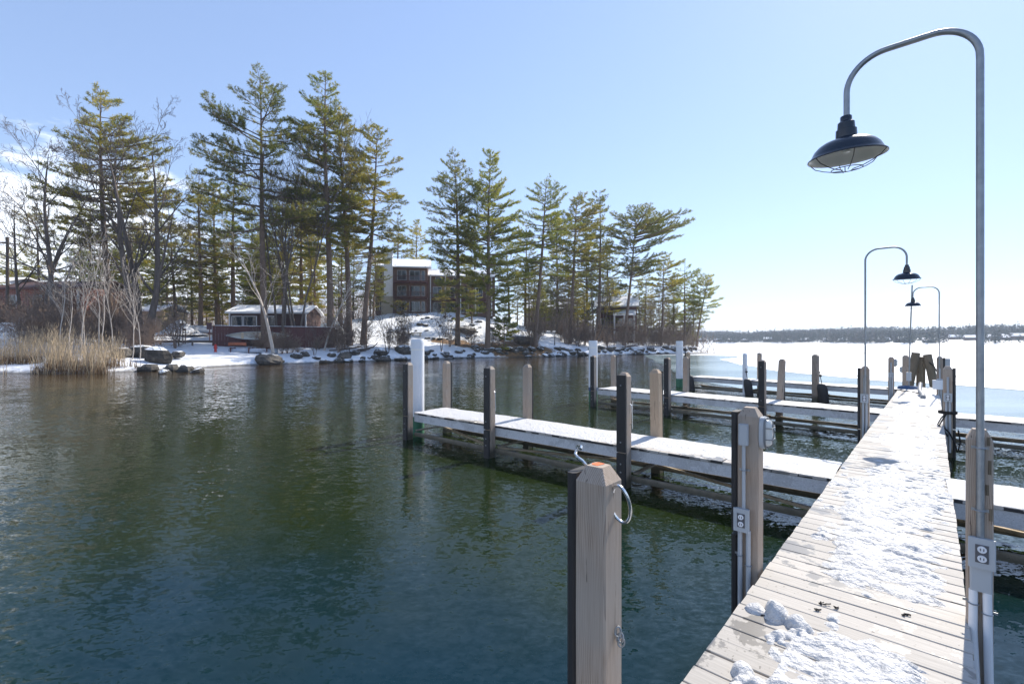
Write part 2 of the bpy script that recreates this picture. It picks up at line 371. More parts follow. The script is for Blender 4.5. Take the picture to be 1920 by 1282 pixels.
class MB:
    def __init__(s): s.v = []; s.f = []
    def add(s, vs, fs):
        o = len(s.v); s.v += [tuple(v) for v in vs]; s.f += [tuple(i+o for i in f) for f in fs]; return s
    def box(s, c, size, rz=0, bev=0, ux=None):
        """box centred at c; bev cuts the four vertical edges"""
        hx, hy, hz = size[0]/2, size[1]/2, size[2]/2
        ca, sa = math.cos(rz), math.sin(rz)
        if bev: pr = [(hx, hy-bev), (hx-bev, hy), (-hx+bev, hy), (-hx, hy-bev), (-hx, -hy+bev), (-hx+bev, -hy), (hx-bev, -hy), (hx, -hy+bev)]
        else: pr = [(hx, hy), (-hx, hy), (-hx, -hy), (hx, -hy)]
        n = len(pr); vs = []
        for z in (-hz, hz):
            for x, y in pr: vs.append((c[0]+x*ca-y*sa, c[1]+x*sa+y*ca, c[2]+z))
        fs = [tuple(range(n))[::-1], tuple(range(n, 2*n))] + [(i, (i+1) % n, n+(i+1) % n, n+i) for i in range(n)]
        return s.add(vs, fs)
    def beam(s, a, b, w, h):
        """rectangular bar from a to b, w across, h up"""
        a = Vector(a); b = Vector(b); d = (b-a).normalized(); up = Vector((0, 0, 1))
        if abs(d.z) > .95: up = Vector((0, 1, 0))
        r = d.cross(up).normalized()*w/2; u = r.cross(d).normalized()*h/2
        vs = [a-r-u, a+r-u, a+r+u, a-r+u, b-r-u, b+r-u, b+r+u, b-r+u]
        return s.add(vs, [(0, 3, 2, 1), (4, 5, 6, 7), (0, 1, 5, 4), (1, 2, 6, 5), (2, 3, 7, 6), (3, 0, 4, 7)])
    def tube(s, pts, rad, k=10, cap=True):
        pts = [Vector(p) for p in pts]; n = len(pts)
        if not isinstance(rad, (list, tuple)): rad = [rad]*n
        t0 = (pts[1]-pts[0]).normalized(); ref = Vector((0, 0, 1)) if abs(t0.z) < .9 else Vector((1, 0, 0))
        nrm = t0.cross(ref).normalized(); vs = []
        for i, p in enumerate(pts):
            t = (pts[min(i+1, n-1)]-pts[max(i-1, 0)]).normalized()
            nrm = (nrm - t*nrm.dot(t)).normalized(); bn = t.cross(nrm)
            for j in range(k):
                a = 2*math.pi*j/k; vs.append(p + (nrm*math.cos(a)+bn*math.sin(a))*rad[i])
        fs = [(i*k+j, i*k+(j+1) % k, (i+1)*k+(j+1) % k, (i+1)*k+j) for i in range(n-1) for j in range(k)]
        if cap: fs += [tuple(range(k))[::-1], tuple((n-1)*k+j for j in range(k))]
        return s.add(vs, fs)
    def lathe(s, prof, c=(0, 0, 0), k=32):
        vs = []
        for r, z in prof:
            for j in range(k):
                a = 2*math.pi*j/k; vs.append((c[0]+r*math.cos(a), c[1]+r*math.sin(a), c[2]+z))
        n = len(prof)
        return s.add(vs, [(i*k+j, i*k+(j+1) % k, (i+1)*k+(j+1) % k, (i+1)*k+j) for i in range(n-1) for j in range(k)])
    def mesh(s, name, mat, smooth=False):
        me = bpy.data.meshes.new(name); me.from_pydata(s.v, [], s.f); me.update(); me.materials.append(MAT[mat])
        if smooth: me.polygons.foreach_set('use_smooth', [True]*len(me.polygons))
        return me
    def build(s, name, mat, parent=None, smooth=False, loc=None, rz=None):
        o = bpy.data.objects.new(name, s.mesh(name, mat, smooth)); COL.objects.link(o)
        if parent: o.parent = parent
        if loc is not None: o.location = loc
        if rz is not None: o.rotation_euler.z = rz
        if smooth:
            try:
                for p in o.data.polygons: pass
                o.data.set_sharp_from_angle(angle=R(40))
            except Exception: pass
        return o
def obj(name, me, parent=None, loc=None, rot=None):
    o = bpy.data.objects.new(name, me); COL.objects.link(o)
    if parent: o.parent = parent
    if loc is not None: o.location = loc
    if rot is not None: o.rotation_euler = rot
    return o
def thing(name, label, cat, loc=(0, 0, 0), rz=0, group=None):
    o = bpy.data.objects.new(name, None); COL.objects.link(o); o.location = loc; o.rotation_euler = (0, 0, rz); o.empty_display_size = .2
    return tag(o, label, cat, group)
def tag(o, label=None, cat=None, group=None, kind=None):
    if label: o['label'] = label
    if cat: o['category'] = cat
    if group: o['group'] = group
    if kind: o['kind'] = kind
    return o
# pixel of the 1920x1282 photograph -> ground position at a known height or depth (only used to measure the place)
def at(px, py, z=0.0):
    Y = 880*(EYE-z)/(py-640.); return ((px-960)/880.*Y, Y)
def xat(px, Y): return (px-960)/880.*Y
# value noise for meshes
def _h(ix, iy, seed):
    n = (ix*374761393 + iy*668265263 + seed*982451653) & 0xffffffff
    n = ((n ^ (n >> 13))*1274126177) & 0xffffffff
    return ((n ^ (n >> 16)) & 0xffff)/65535.0
def vnoise(x, y, seed=0):
    x = np.asarray(x, float); y = np.asarray(y, float)
    ix = np.floor(x).astype(np.int64); iy = np.floor(y).astype(np.int64); fx = x-ix; fy = y-iy
    fx = fx*fx*(3-2*fx); fy = fy*fy*(3-2*fy)
    a = _h(ix, iy, seed); b = _h(ix+1, iy, seed); c = _h(ix, iy+1, seed); d = _h(ix+1, iy+1, seed)
    return (a*(1-fx)+b*fx)*(1-fy)+(c*(1-fx)+d*fx)*fy
def fbm(x, y, seed=0, oct=4, rough=.5):
    t = 0; amp = 1; s = 0
    for i in range(oct):
        t = t+amp*vnoise(np.asarray(x)*2**i+i*17.3, np.asarray(y)*2**i-i*9.1, seed+i); s += amp; amp *= rough
    return t/s
def grid_faces(nx, ny):
    i, j = np.meshgrid(np.arange(nx-1), np.arange(ny-1), indexing='ij')
    a = i*ny+j; return np.stack([a, a+ny, a+ny+1, a+1], -1).reshape(-1, 4)

# ------------------------------------------------------------------ SETTING: ground, lake, ice
SHORE = [(-600, 36), (-300, 33), (-120, 30), (-60, 31.5), (-46, 32.2), (-36.3, 33.3), (-29.5, 34.0), (-27.8, 37), (-27.2, 41.4), (-25.3, 45.4),
         (-22.1, 48.7), (-16.4, 55.5), (-8, 64.5), (3.2, 71.4), (17, 81.5), (29.3, 88.8), (38, 94), (41, 97), (40, 104), (34, 128), (20, 165), (-40, 230), (-300, 300), (-600, 320)]
SH = np.array(SHORE, float)
def shore_dist(x, y):
    x = np.atleast_1d(np.asarray(x, float)); y = np.atleast_1d(np.asarray(y, float))
    best = np.full(x.shape, 1e9); inside = np.zeros(x.shape, bool)
    P = np.vstack([SH, SH[:1]])
    for i in range(len(P)-1):
        ax, ay = P[i]; bx, by = P[i+1]; dx, dy = bx-ax, by-ay
        if i < len(SH)-1:
            t = np.clip(((x-ax)*dx+(y-ay)*dy)/(dx*dx+dy*dy), 0, 1)
            best = np.minimum(best, np.hypot(x-ax-t*dx, y-ay-t*dy))
        c = ((ay > y) != (by > y)) & (x < (bx-ax)*(y-ay)/((by-ay) if by != ay else 1e-9)+ax)
        inside ^= c
    return np.where(inside, best, -best)
def ground(x, y):
    x = np.atleast_1d(np.asarray(x, float)); y = np.atleast_1d(np.asarray(y, float))
    d = shore_dist(x, y) + (fbm(x*.35, y*.35, 3)-.5)*1.2
    dp = np.maximum(d, 0)
    east = 1/(1+np.exp(-(x+23)/3.0))                      # the wooded bank east of the snowy landing is steeper
    z = (.35+.75*east)*(1-np.exp(-dp/1.1)) + (.13-.045*east)*np.minimum(dp, 22)
    z += 5.0*np.exp(-((x+14)/20)**2)*1/(1+np.exp(-(y-76-.25*(x+14))/3.2))*np.clip(dp/8, 0, 1)
    z += (fbm(x*.22, y*.22, 5)-.5)*1.0*np.clip(dp/5, 0, 1)*(.35+.65*east) + (fbm(x*.9, y*.9, 8)-.5)*.35*np.clip(dp/1.5, 0, 1)*(.3+.7*east)
    return np.where(d > 0, z, np.maximum(d*.35, -1.5))
def gz(x, y): return float(ground(x, y)[0])
xs = np.concatenate([np.arange(-600, -90, 8), np.arange(-90, 50, .6), np.arange(50, 90, 4)]); ys = np.concatenate([np.arange(24, 125, .6), np.arange(125, 330, 6)])
XX, YY = np.meshgrid(xs, ys, indexing='ij'); ZZ = ground(XX.ravel(), YY.ravel())
dd = shore_dist(XX.ravel(), YY.ravel())
bare = np.full(XX.size, -.12)
xr, yr = XX.ravel(), YY.ravel()
def blob(cx, cy, rx, ry, a): return a*np.exp(-((xr-cx)/rx)**2-((yr-cy)/ry)**2)
bare += blob(-8, 71.5, 6, 2.2, .5) + blob(1, 75, 6, 4, .45) + blob(-2.5, 70.5, 6, 2.0, .35) + blob(-13, 78, 10, 4, .10) + .14*np.exp(-((dd-1)/1.6)**2)*(xr > -22) + blob(16, 86, 12, 3, .1)
bare += np.where((xr < -29) & (dd < 6), .06, 0)
keep = (ZZ.reshape(XX.shape) > -1.4); 
q = grid_faces(len(xs), len(ys)); kq = keep.ravel()[q].any(1); q = q[kq]
ter = obj('ground', mesh_np('ground', np.stack([xr, yr, ZZ], -1), q, None, 'snowy_ground', True, None, {'bare': bare})); tag(ter, kind='structure')
# lake bed and lake
lk = MB().add([(-900, -400, -4), (2500, -400, -4), (2500, 2500, -4), (-900, 2500, -4)], [(0, 1, 2, 3)]).build('lake_bed', 'leaf_litter'); tag(lk, kind='structure')
wtr = MB().add([(-900, -400, 0), (2500, -400, 0), (2500, 2500, 0), (-900, 2500, 0)], [(0, 1, 2, 3)]).build('lake_water', 'lake_water'); tag(wtr, kind='structure')
def sheet(name, pts, z, mat, wob, seed):
    out = []
    for i in range(len(pts)):
        a = np.array(pts[i]); b = np.array(pts[(i+1) % len(pts)]); L = np.hypot(*(b-a)); n = max(1, min(60, int(L/(.8 if L < 60 else 40))))
        for k in range(n):
            p = a+(b-a)*k/n; w = wob if L < 60 else 0
            out.append((p[0]+(float(fbm(p[0]*.4, p[1]*.4, seed))-.5)*w, p[1]+(float(fbm(p[0]*.4+50, p[1]*.4, seed))-.5)*w, z))
    o = MB().add(out, [tuple(range(len(out)))[::-1]]).build(name, mat); tag(o, kind='structure')
thin = [at(1205, 663.6), at(1222, 672), at(1250, 690), at(1310, 713), at(1430, 734), at(1560, 748), at(1700, 768), at(1800, 786), at(1920, 806), (45, 14), (80, 8), (300, -20), (600, -20), (600, 700), (60, 700), (36, 130), (42, 98), (36, 93.5)]
sheet('thin_ice', thin, .008, 'thin_ice', 1.2, 4)
white = [at(1142, 663.9), at(1290, 664.6), at(1400, 667), at(1352, 672.5), at(1385, 683), at(1455, 694), at(1520, 701), at(1640, 711.5), at(1790, 722), at(1920, 732), (30, 17), (80, 14), (300, -5), (1500, -5), (2400, 700), (2400, 2400), (-800, 2400), (-800, 340), (-40, 235), (20, 170), (36, 130), (42, 98), (30, 88), (17, 81)]
sheet('snow_covered_ice', white, .02, 'ice_snow', 1.6, 9)

# ------------------------------------------------------------------ DOCKS
D = np.array([.6679, .7443]); RG = np.array([.7443, -.6679])            # along the walkway / to its right
L0 = np.array([.835, 2.262]); W = 1.027; DZ = .62; PITCH = .152; SEND = 20.4
AD = math.atan2(D[1], D[0])
def dk(s, v): return L0 + D*s + RG*v
def pl_mesh(w, pitch, name, seed):
    g = random.Random(seed); j = lambda: g.uniform(-.0015, .0015)
    h = .034; b = .004; y = pitch/2-.0035; x = w/2
    prof = [(-y, -h), (-y, -b), (-y+b, 0), (y-b, 0), (y, -b), (y, -h)]
    vs = [(sx*x+j(), py, pz+(j() if pz > -.03 else 0)) for sx in (-1, 1) for py, pz in prof]
    n = 6; fs = [tuple(range(n)), tuple(range(2*n-1, n-1, -1))] + [(i, n+i, n+(i+1) % n, (i+1) % n) for i in range(n)]
    m = MB().add(vs, fs)
    return m.mesh('plank', name)
def deck(root, P0, e, w_dir, length, w, seed, mat='deck_board', over=0.02):
    """planks across w_dir, laid one after another along e"""
    ms = [pl_mesh(w+over*2, PITCH, mat, seed+i) for i in range(4)]
    r = random.Random(seed); n = int(length/PITCH); ang = math.atan2(w_dir[1], w_dir[0])
    for i in range(n):
        c = np.array(P0)+np.array(e)*(i+.5)*PITCH+np.array(w_dir)*w/2
        obj('plank', ms[i % 4], root, (c[0]+r.uniform(-.004, .004), c[1]+r.uniform(-.004, .004), DZ+r.uniform(-.002, .002)), (0, 0, ang))
walk = thing('walkway', 'long main walkway of pale grey planks with patchy trodden snow', 'dock')
deck(walk, dk(-1.5, 0), D, RG, SEND+1.5, W, 11)
for v in (0.02, W-.02):
    m = MB(); a = dk(-1.5, v); b = dk(SEND, v); m.beam((a[0], a[1], DZ-.035-.105), (b[0], b[1], DZ-.035-.105), .045, .2); m.build('fascia', 'fascia_board', walk)
m = MB()
for k in range(0, 12):
    a = dk(-1.4+k*2, .05); b = dk(-1.4+k*2, W-.05); m.beam((a[0], a[1], DZ-.16), (b[0], b[1], DZ-.16), .05, .16)
m.build('joists', 'rail_wood', walk)
for s in (.7, 2.4, 8, 13.5, 18.5):
    for v in (.08, W-.08):
        a = dk(s, v); MB().box((a[0], a[1], -.55), (.13, .13, 1.9), AD).build('support_pile', 'old_wood', walk)
def snow_sheet(name, P0, e, wdir, length, w, ds, thick, label, s_from=0.0):
    ns = int(length/ds)+1; nw = max(8, int(w/ds))+1
    s = s_from+np.linspace(0, length, ns); v = np.linspace(-.015, w+.015, nw)
    S, Vv = np.meshgrid(s, v, indexing='ij')
    T = thick(S, Vv); edge = np.minimum(Vv+.015, w+.015-Vv)
    T = np.minimum(T, edge*1.2+.004)
    X = P0[0]+e[0]*S+wdir[0]*Vv; Y = P0[1]+e[1]*S+wdir[1]*Vv
    Vt = np.stack([X.ravel(), Y.ravel(), (DZ+np.maximum(T, -.012)).ravel()], -1)
    q = grid_faces(ns, nw); T_ = T.ravel(); q = q[(T_[q] > .0012).any(1)]
    used = np.unique(q); mp_ = -np.ones(len(Vt), int); mp_[used] = np.arange(len(used))
    me = mesh_np(name, Vt[used], mp_[q], None, 'deck_snow', True)
    o = obj(name, me); tag(o, label, 'snow', kind='stuff'); return o
def bump2(S, V, s0, v0, rs, rv, a): return a*np.exp(-((S-s0)/rs)**2-((V-v0)/rv)**2)
def walk_thick(S, V):
    big = fbm(S*1.3, V*2.8, 21, 4); fine = fbm(S*9, V*9, 31, 3); streak = fbm(S*14, V*3.0, 41, 3); vf = fbm(S*32, V*32, 51, 2); crust = fbm(S*5, V*7, 44, 4)
    left = .33 - .12*np.clip((S-4)/6, 0, 1) + .2*(vnoise(S*1.7, S*0, 61)-.5)
    right = .95 + .08*np.clip((S-6)/4, 0, 1)+.10*(vnoise(S*1.3, S*0+9, 62)-.5)
    m = np.minimum((V-left)/.10, (right-V)/.08); m = np.clip(m, -1, 1)
    cover = .013*m + .055*(big-.49) + .050*(crust-.5) + .016*(fine-.5)
    cover += .016*np.exp(-((S-.25)/.5)**2)*(V > .3) - .022*np.exp(-((S-1.15)/.42)**2) + .010*np.exp(-((S-2.1)/.5)**2)*(V > .4)
    cover += bump2(S, V, 2.9, .42, .7, .2, .026) + bump2(S, V, 4.6, .6, .8, .6, .022) + .002*np.clip((S-5)/3, 0, 1)
    cover -= .03*np.clip((streak-.55)*4, 0, 1)*np.exp(-((V-.78)/.28)**2)
    joint = np.abs((S+1.5)/PITCH % 1.0-.5) > .43; cover -= .009*joint
    t = np.where(cover > 0, cover*.55 + (.005*vf+.026*np.clip(fine-.46, 0, 1)*2+.02*np.clip(crust-.5, 0, 1)*2)*np.clip(cover*90, 0, 1), cover)
    # shovelled heaps
    lr = random.Random(5)
    def heap(s0, v0, r, a, seed):
        out = np.full(S.shape, -1.0); wob = .75+.5*fbm(S*24, V*24, seed, 3)
        for k in range(9):
            q = 0 if k == 0 else r*lr.uniform(.3, 1.0); an = lr.uniform(0, 6.28); rr = r*lr.uniform(.3, .62)*(1.2 if k == 0 else 1); hh = a*lr.uniform(.4, 1.0)*(1.2 if k == 0 else 1)*rr/(r*.6)
            d = np.hypot(S-s0-q*math.cos(an), V-v0-q*math.sin(an))/rr*(1.35-.5*(wob-.75))
            out = np.maximum(out, np.where(d < 1, hh*np.sqrt(np.clip(1-d*d, 0, 1))*wob, -1))
        return out
    for (s0, v0, r, a, sd) in ((.92, .19, .12, .075, 71), (.80, .33, .09, .05, 72), (.70, .24, .07, .03, 83), (.20, .27, .11, .07, 73), (.10, .42, .11, .05, 74), (.42, .80, .12, .04, 75), (.05, .78, .2, .05, 76),
                               (3.3, .62, .07, .03, 77), (4.35, .75, .22, .035, 78), (4.7, .3, .2, .03, 80), (2.55, .38, .16, .035, 81), (.55, .52, .12, .025, 82)):
        t = np.maximum(t, heap(s0, v0, r, a, sd))
    return t
snow_sheet('walkway_snow', L0, D, RG, 6.2, W, .0115, walk_thick, 'trodden patchy snow heaped in clumps on the near part of the walkway', -.35)
snow_sheet('walkway_snow', L0, D, RG, SEND-5.86, W, .035, walk_thick, 'thin trampled snow covering the far part of the walkway', 5.85)
# dark scraps lying on the boards
for (px, py, l) in ((1545, 1131, .035), (1533, 1143, .02), (1700, 1153, .028), (1440, 1152, .045), (1570, 1139, .02)):
    x, y = at(px, py, DZ); m = MB()
    for k in range(5): m.tube([(rnd.uniform(-l, l), rnd.uniform(-l/2, l/2), .003), (rnd.uniform(-l, l), rnd.uniform(-l/2, l/2), .011), (rnd.uniform(-l, l), rnd.uniform(-l/2, l/2), .004)], .0035, 4)
    o = m.build('weed_scrap', 'rope_black', None, False, (x, y, DZ)); tag(o, 'dark shrivelled scrap of weed lying on the bare boards by the snow heap', 'weed', 'dark scraps on the near boards')

# --- posts -----------------------------------------------------------
def post_mesh(s, ztop, mat, zb=-1.6, chamf=.06, lean=(0, 0)):
    h = s/2; b = s*.06; t = h*.52; m = MB()
    def ring(h, b, z, k=1.0):
        return [(x+lean[0]*z, y+lean[1]*z, z) for x, y in ((h, h-b), (h-b, h), (-h+b, h), (-h, h-b), (-h, -h+b), (-h+b, -h), (h-b, -h), (h, -h+b))]
    rings = [ring(h, b, zb)]+[ring(h*(1+.006*math.sin(z*7)), b, z) for z in np.linspace(zb+.4, ztop-chamf, 6)]+[ring(t, b*.6, ztop)]
    vs = [v for r in rings for v in r]; n = 8
    fs = [(i*n+j, i*n+(j+1) % n, (i+1)*n+(j+1) % n, (i+1)*n+j) for i in range(len(rings)-1) for j in range(n)]+[tuple(range((len(rings)-1)*n, len(rings)*n))]
    return m.add(vs, fs).mesh('timber', mat)
BOLT = MB().lathe([(.0001, .012), (.011, .010), (.014, 0)], k=8).mesh('bolt', 'steel')
def make_post(x, y, label, s=.14, top=1.79, rz=AD, strip=None, mat='post_wood', lean=(0, 0), bolts=True, group=None, split=.55, cat='post', zb=-1.6):
    """local +x = along the walkway, +y = to its left; strip: which face carries the rubber bumper strip"""
    t = thing('dock_post', label, cat, (x, y, 0), rz, group)
    obj('timber', post_mesh(s, top, mat, zb, lean=lean), t)
    if strip:
        dx, dy = strip; th = .045
        for (z0, z1) in ((-.5, split-.012), (split+.012, top-.035)):
            m = MB(); cx, cy = dx*(s/2+th/2+.001), dy*(s/2+th/2+.001); sz = (th, s*.98, z1-z0) if dx else (s*.98, th, z1-z0)
            zc = (z0+z1)/2
            m.box((cx+lean[0]*zc, cy+lean[1]*zc, zc), sz, 0, .012); st = m.build('rubber_strip', 'rubber', t)
            if bolts:
                for z in (z0+.15 if z0 > 0 else .25, z1-.16):
                    b = obj('bolt', BOLT, st, (dx*(s/2+th+.001)+lean[0]*z, dy*(s/2+th+.001)+lean[1]*z, z), (R(90)*(-dy), R(90)*dx, 0))
    return t
def ring_path(c, ax, up, ra, rb, n=20, a0=0, a1=2*math.pi):
    return [Vector(c)+Vector(ax)*ra*math.cos(a0+(a1-a0)*i/n)+Vector(up)*rb*math.sin(a0+(a1-a0)*i/n) for i in range(n+1)]
def w2l(p, base, rz):
    dx, dy = p[0]-base[0], p[1]-base[1]; c, s_ = math.cos(-rz), math.sin(-rz); return (dx*c-dy*s_, dx*s_+dy*c)
# nearest post
pa = dk(-.32, -.245)
pa = (xat(1122.5, 1.93), 1.93)
A = make_post(pa[0], pa[1], 'nearest timber mooring post with orange paint on its sloped top and two steel hooks', .14, 1.765, AD, (0, 1), split=.3, bolts=False)
top_paint = MB().add([(-.018, -.004, 1.7665), (.030, -.012, 1.7665), (.034, .020, 1.7665), (.006, .033, 1.7665), (-.014, .024, 1.7665)], [(0, 1, 2, 3, 4)]).build('paint_mark', 'orange_paint', A)
m = MB(); hk = [(.03, .06, 1.70), (.02, .072, 1.745), (.01, .085, 1.765), (.0, .105, 1.780), (.02, .13, 1.785), (.05, .14, 1.80), (.03, .12, 1.822), (.0, .085, 1.828), (-.02, .075, 1.822)]
m.tube(hk, .0065, 8); m.build('hook', 'bright_steel', A, True)
m = MB(); lp = ring_path((.005, -.098, 1.625), (0, 1, 0), (0, 0, 1), -.040, .078, 22, -2.6, 2.6); lp = [(p.x+.02*math.sin(i*.28), p.y, p.z) for i, p in enumerate(lp)]
m.tube(lp, .0065, 8); m.build('hook', 'bright_steel', A, True)
m = MB()
for i in range(5): m.tube(ring_path((rnd.uniform(-.01, .02), -.088+rnd.uniform(-.01, .012), 1.09+i*.012-.02), (rnd.uniform(-.5, .5), .8, 0), (.2, 0, 1), .014, .018, 10), .0035, 6)
m.build('chain_knot', 'steel', A, True)
# outlet and conduit parts (face: local -x side looks towards the camera)
def outlet(t, s, y, z, w=.1, h=.15, d=.05, gang=True):
    o = MB().box((-s/2-d/2-.002, y, z), (d, w, h), 0, .012).build('outlet_box', 'grey_plastic', t)
    m = MB().box((-s/2-d-.004, y, z), (.012, w*1.16, h*1.1), 0, .004).build('cover', 'grey_plastic', o)
    m = MB().box((-s/2-d-.0115, y, z), (.005, w*.56, h*.66), 0, .001).build('socket_recess', 'dark_plastic', o)
    for dz in (.24, -.24):
        mm = MB().tube([(-s/2-d-.013, y, z+dz*h*.7), (-s/2-d-.020, y, z+dz*h*.7)], w*.2, 14); mm.build('socket', 'white_plastic', o)
        sl = MB()
        for q_ in (-1, 1): sl.box((-s/2-d-.0205, y+q_*w*.07, z+dz*h*.7), (.002, .004, .014))
        sl.build('socket_slots', 'dark_plastic', o)
def conduit(t, pts, r=.0135, mat='grey_plastic', straps=(), k=10):
    c = MB().tube(pts, r, k).build('conduit', mat, t, True)
    for z in straps:
        p = pts[0] if abs(pts[0][2]-z) < 9 else pts[-1]
        m = MB().tube(ring_path((p[0], p[1], z), (1, 0, 0), (0, 1, 0), r+.003, r+.003, 12), .004, 5); m.box((p[0]+r-.004+.012, p[1], z), (.004, r*2+.05, .014)); m.build('strap', 'steel', c)
# second post with the bulkhead light
pb = (xat(1407, 3.46), 3.46); sB = .14
B = make_post(pb[0], pb[1], 'timber dock post carrying caged bulkhead light, junction box and grey double outlet', sB, 1.79, AD, (0, 1), split=.86)
MB().box((-sB/2-.026, .02, 1.60), (.05, .062, .15), 0, .01).build('junction_box', 'grey_plastic', B)
conduit(B, [(-sB/2-.022, .02, 1.53), (-sB/2-.022, .02, 1.05)], .0125, straps=(1.34,))
outlet(B, sB, .028, .985, .092, .15)
conduit(B, [(-sB/2-.022, .045, .91), (-sB/2-.022, .045, -.3)], .0165, straps=(.72,)); conduit(B, [(-sB/2-.02, -.01, .91), (-sB/2-.02, -.01, -.3)], .0165, straps=(.66,))
# bulkhead light on the walkway side (-y)
def bulkhead(t, s, z, sc=1.0, side=-1, x=0.0):
    yb = side*(s/2+.002)
    def oval(yo, rx, rzz, n=28, p=3.2):
        out = []
        for i in range(n):
            a = 2*math.pi*i/n; ca, sa = math.cos(a), math.sin(a)
            out.append((x+rx*sc*math.copysign(abs(ca)**(2/p), ca), yb+side*yo*sc, z+rzz*sc*math.copysign(abs(sa)**(2/p), sa)))
        return out
    def loft(rings):
        n = len(rings[0]); vs = [v for r in rings for v in r]; m = MB()
        fs = [(i*n+j, i*n+(j+1) % n, (i+1)*n+(j+1) % n, (i+1)*n+j) for i in range(len(rings)-1) for j in range(n)]
        return m.add(vs, fs+[tuple(range((len(rings)-1)*n, len(rings)*n))])
    b = loft([oval(0, .058, .102), oval(.024, .060, .104), oval(.031, .051, .095)]).build('bulkhead_light', 'grey_plastic', t, True)
    loft([oval(.030, .046, .088), oval(.048, .043, .084), oval(.060, .035, .074), oval(.066, .018, .05)]).build('diffuser', 'frosted_glass', b, True)
    m = MB(); m.tube(oval(.034, .055, .097)+oval(.034, .055, .097)[:1], .005*sc, 6)
    for dz in (-.036, .036):
        pts = [(x+q_*.056*sc, yb+side*(.034 if abs(q_) == 1 else .071)*sc, z+dz*sc) for q_ in (-1, -.75, 0, .75, 1)]; m.tube(pts, .0035*sc, 6)
    pts = [(x, yb+side*yo*sc, z+q_*.098*sc) for q_, yo in ((-1, .034), (-.8, .066), (0, .074), (.8, .066), (1, .034))]; m.tube(pts, .0035*sc, 6)
    m.build('guard', 'steel_dark', b, True)
bulkhead(B, sB, 1.615, 1.12)
# right-hand near post with the lamp conduit
pr_ = (xat(1836, 2.76), 2.76); sR = .112
PR = make_post(pr_[0], pr_[1], 'near timber post by the walkway edge with lamp pole strapped on and large grey outlet', sR, 1.76, AD, None)
outlet(PR, sR, -.005, 1.065, .098, .155, .05)
MB().box((-sR/2-.022, -.003, .915), (.04, .092, .15), 0, .006).build('junction_box', 'grey_plastic', PR)
conduit(PR, [(-sR/2-.024, .028, .84), (-sR/2-.024, .03, .6), (-sR/2-.03, .018, .3), (-sR/2-.03, .01, -.3)], .020, 'white_plastic', straps=(.76,)); conduit(PR, [(-sR/2-.024, -.028, .84), (-sR/2-.03, -.035, .3), (-sR/2-.03, -.035, -.3)], .020, 'white_plastic', straps=(.72,))
m = MB()
for (z, yy, l) in ((1.70, -.035, .05), (1.55, -.04, .08), (1.42, -.03, .06), (1.28, -.045, .07)): m.box((-sR/2-.0025, yy, z), (.004, .014, l), .0, .002)
m.build('bark_streaks', 'old_wood', PR)
# lamps -------------------------------------------------------------
def make_lamp(x, y, side, top, rim_z, label, arm=.62, dia=.43, z0=1.0, r=.0165):
    """side +1: arm to the walkway's left, -1: to its right"""
    t = thing('dock_lamp', label, 'lamp', (x, y, 0), AD, 'gooseneck lamps along the walkway')
    rb = .21; neck = rim_z+.255; pts = [(0, 0, z0), (0, 0, 2.2), (0, 0, 3.0), (0, 0, top-rb-.02)]
    for i in range(1, 13):
        a = math.pi/2*i/12; pts.append((0, side*(rb-rb*math.cos(a)), top-rb+rb*math.sin(a)))
    for i in range(0, 13):
        a = math.pi/2*i/12; pts.append((0, side*(arm-rb+rb*math.sin(a)), top-rb+rb*math.cos(a)))
    pts.append((0, side*arm, neck-.01))
    pole = MB().tube(pts, r, 14).build('pole', 'steel', t, True)
    k = dia/.43; c = (0, 0, 0)
    prof = [(.001, .265), (.028, .265), (.032, .26), (.032, .235), (.046, .222), (.049, .180), (.057, .176), (.059, .125), (.066, .118), (.082, .112), (.10, .108), (.130, .098), (.158, .080), (.180, .055), (.194, .026), (.202, .010), (.216, .0), (.2165, -.004)]
    sh = MB().lathe([(a*k, b_) for a, b_ in prof], c, 48).build('shade', 'shade_black', t, True, (0, side*arm, rim_z))
    cv = Vector((-x, -y, 0)).normalized(); ca, sa = math.cos(-AD), math.sin(-AD); cv = Vector((cv.x*ca-cv.y*sa, cv.x*sa+cv.y*ca, 0))
    sh.rotation_euler = Vector((0, 0, 1)).rotation_difference(Vector((0, 0, 1))+cv*.085).to_euler()
    inner = [(.2135, -.005), (.203, .002), (.192, .012), (.178, .042), (.155, .070), (.128, .088), (.06, .10), (.001, .102)]
    MB().lathe([(a*k, b_) for a, b_ in inner], c, 48).build('reflector', 'enamel', sh, True)
    m = MB().lathe([(.001, .095), (.022, .09), (.028, .06), (.022, .03), (.001, .022)], c, 16); m.build('bulb', 'frosted_glass', sh, True)
    m = MB(); cz = c
    m.tube(ring_path(cz, (1, 0, 0), (0, 1, 0), .214*k, .214*k, 40), .0032, 6)
    m.tube(ring_path((0, 0, -.078), (1, 0, 0), (0, 1, 0), .085*k, .085*k, 24), .0028, 6)
    for i in range(6):
        a = math.pi*2*i/6+.3; ca, sa = math.cos(a), math.sin(a)
        m.tube([(ca*rr*k, sa*rr*k, zz) for rr, zz in ((.214, -.002), (.185, -.035), (.135, -.06), (.085, -.078), (.03, -.086))], .0028, 6)
    m.tube([(-.09, 0, -.080), (0, .01, -.092), (.08, .03, -.082)], .0028, 6)
    m.build('guard_cage', 'wire_black', sh)
    for z in (1.66, 1.30) if z0 < 1.2 and y < 4 else (1.6,):
        b = MB().tube(ring_path((0, 0, z), (1, 0, 0), (0, 1, 0), r+.003, r+.003, 12), .005, 6); b.box((.014, 0, z), (.005, .075, .016)); b.build('strap', 'steel', pole)
    return t
lx = -(sR/2+.020)
lp1 = (pr_[0]+D[0]*lx, pr_[1]+D[1]*lx)
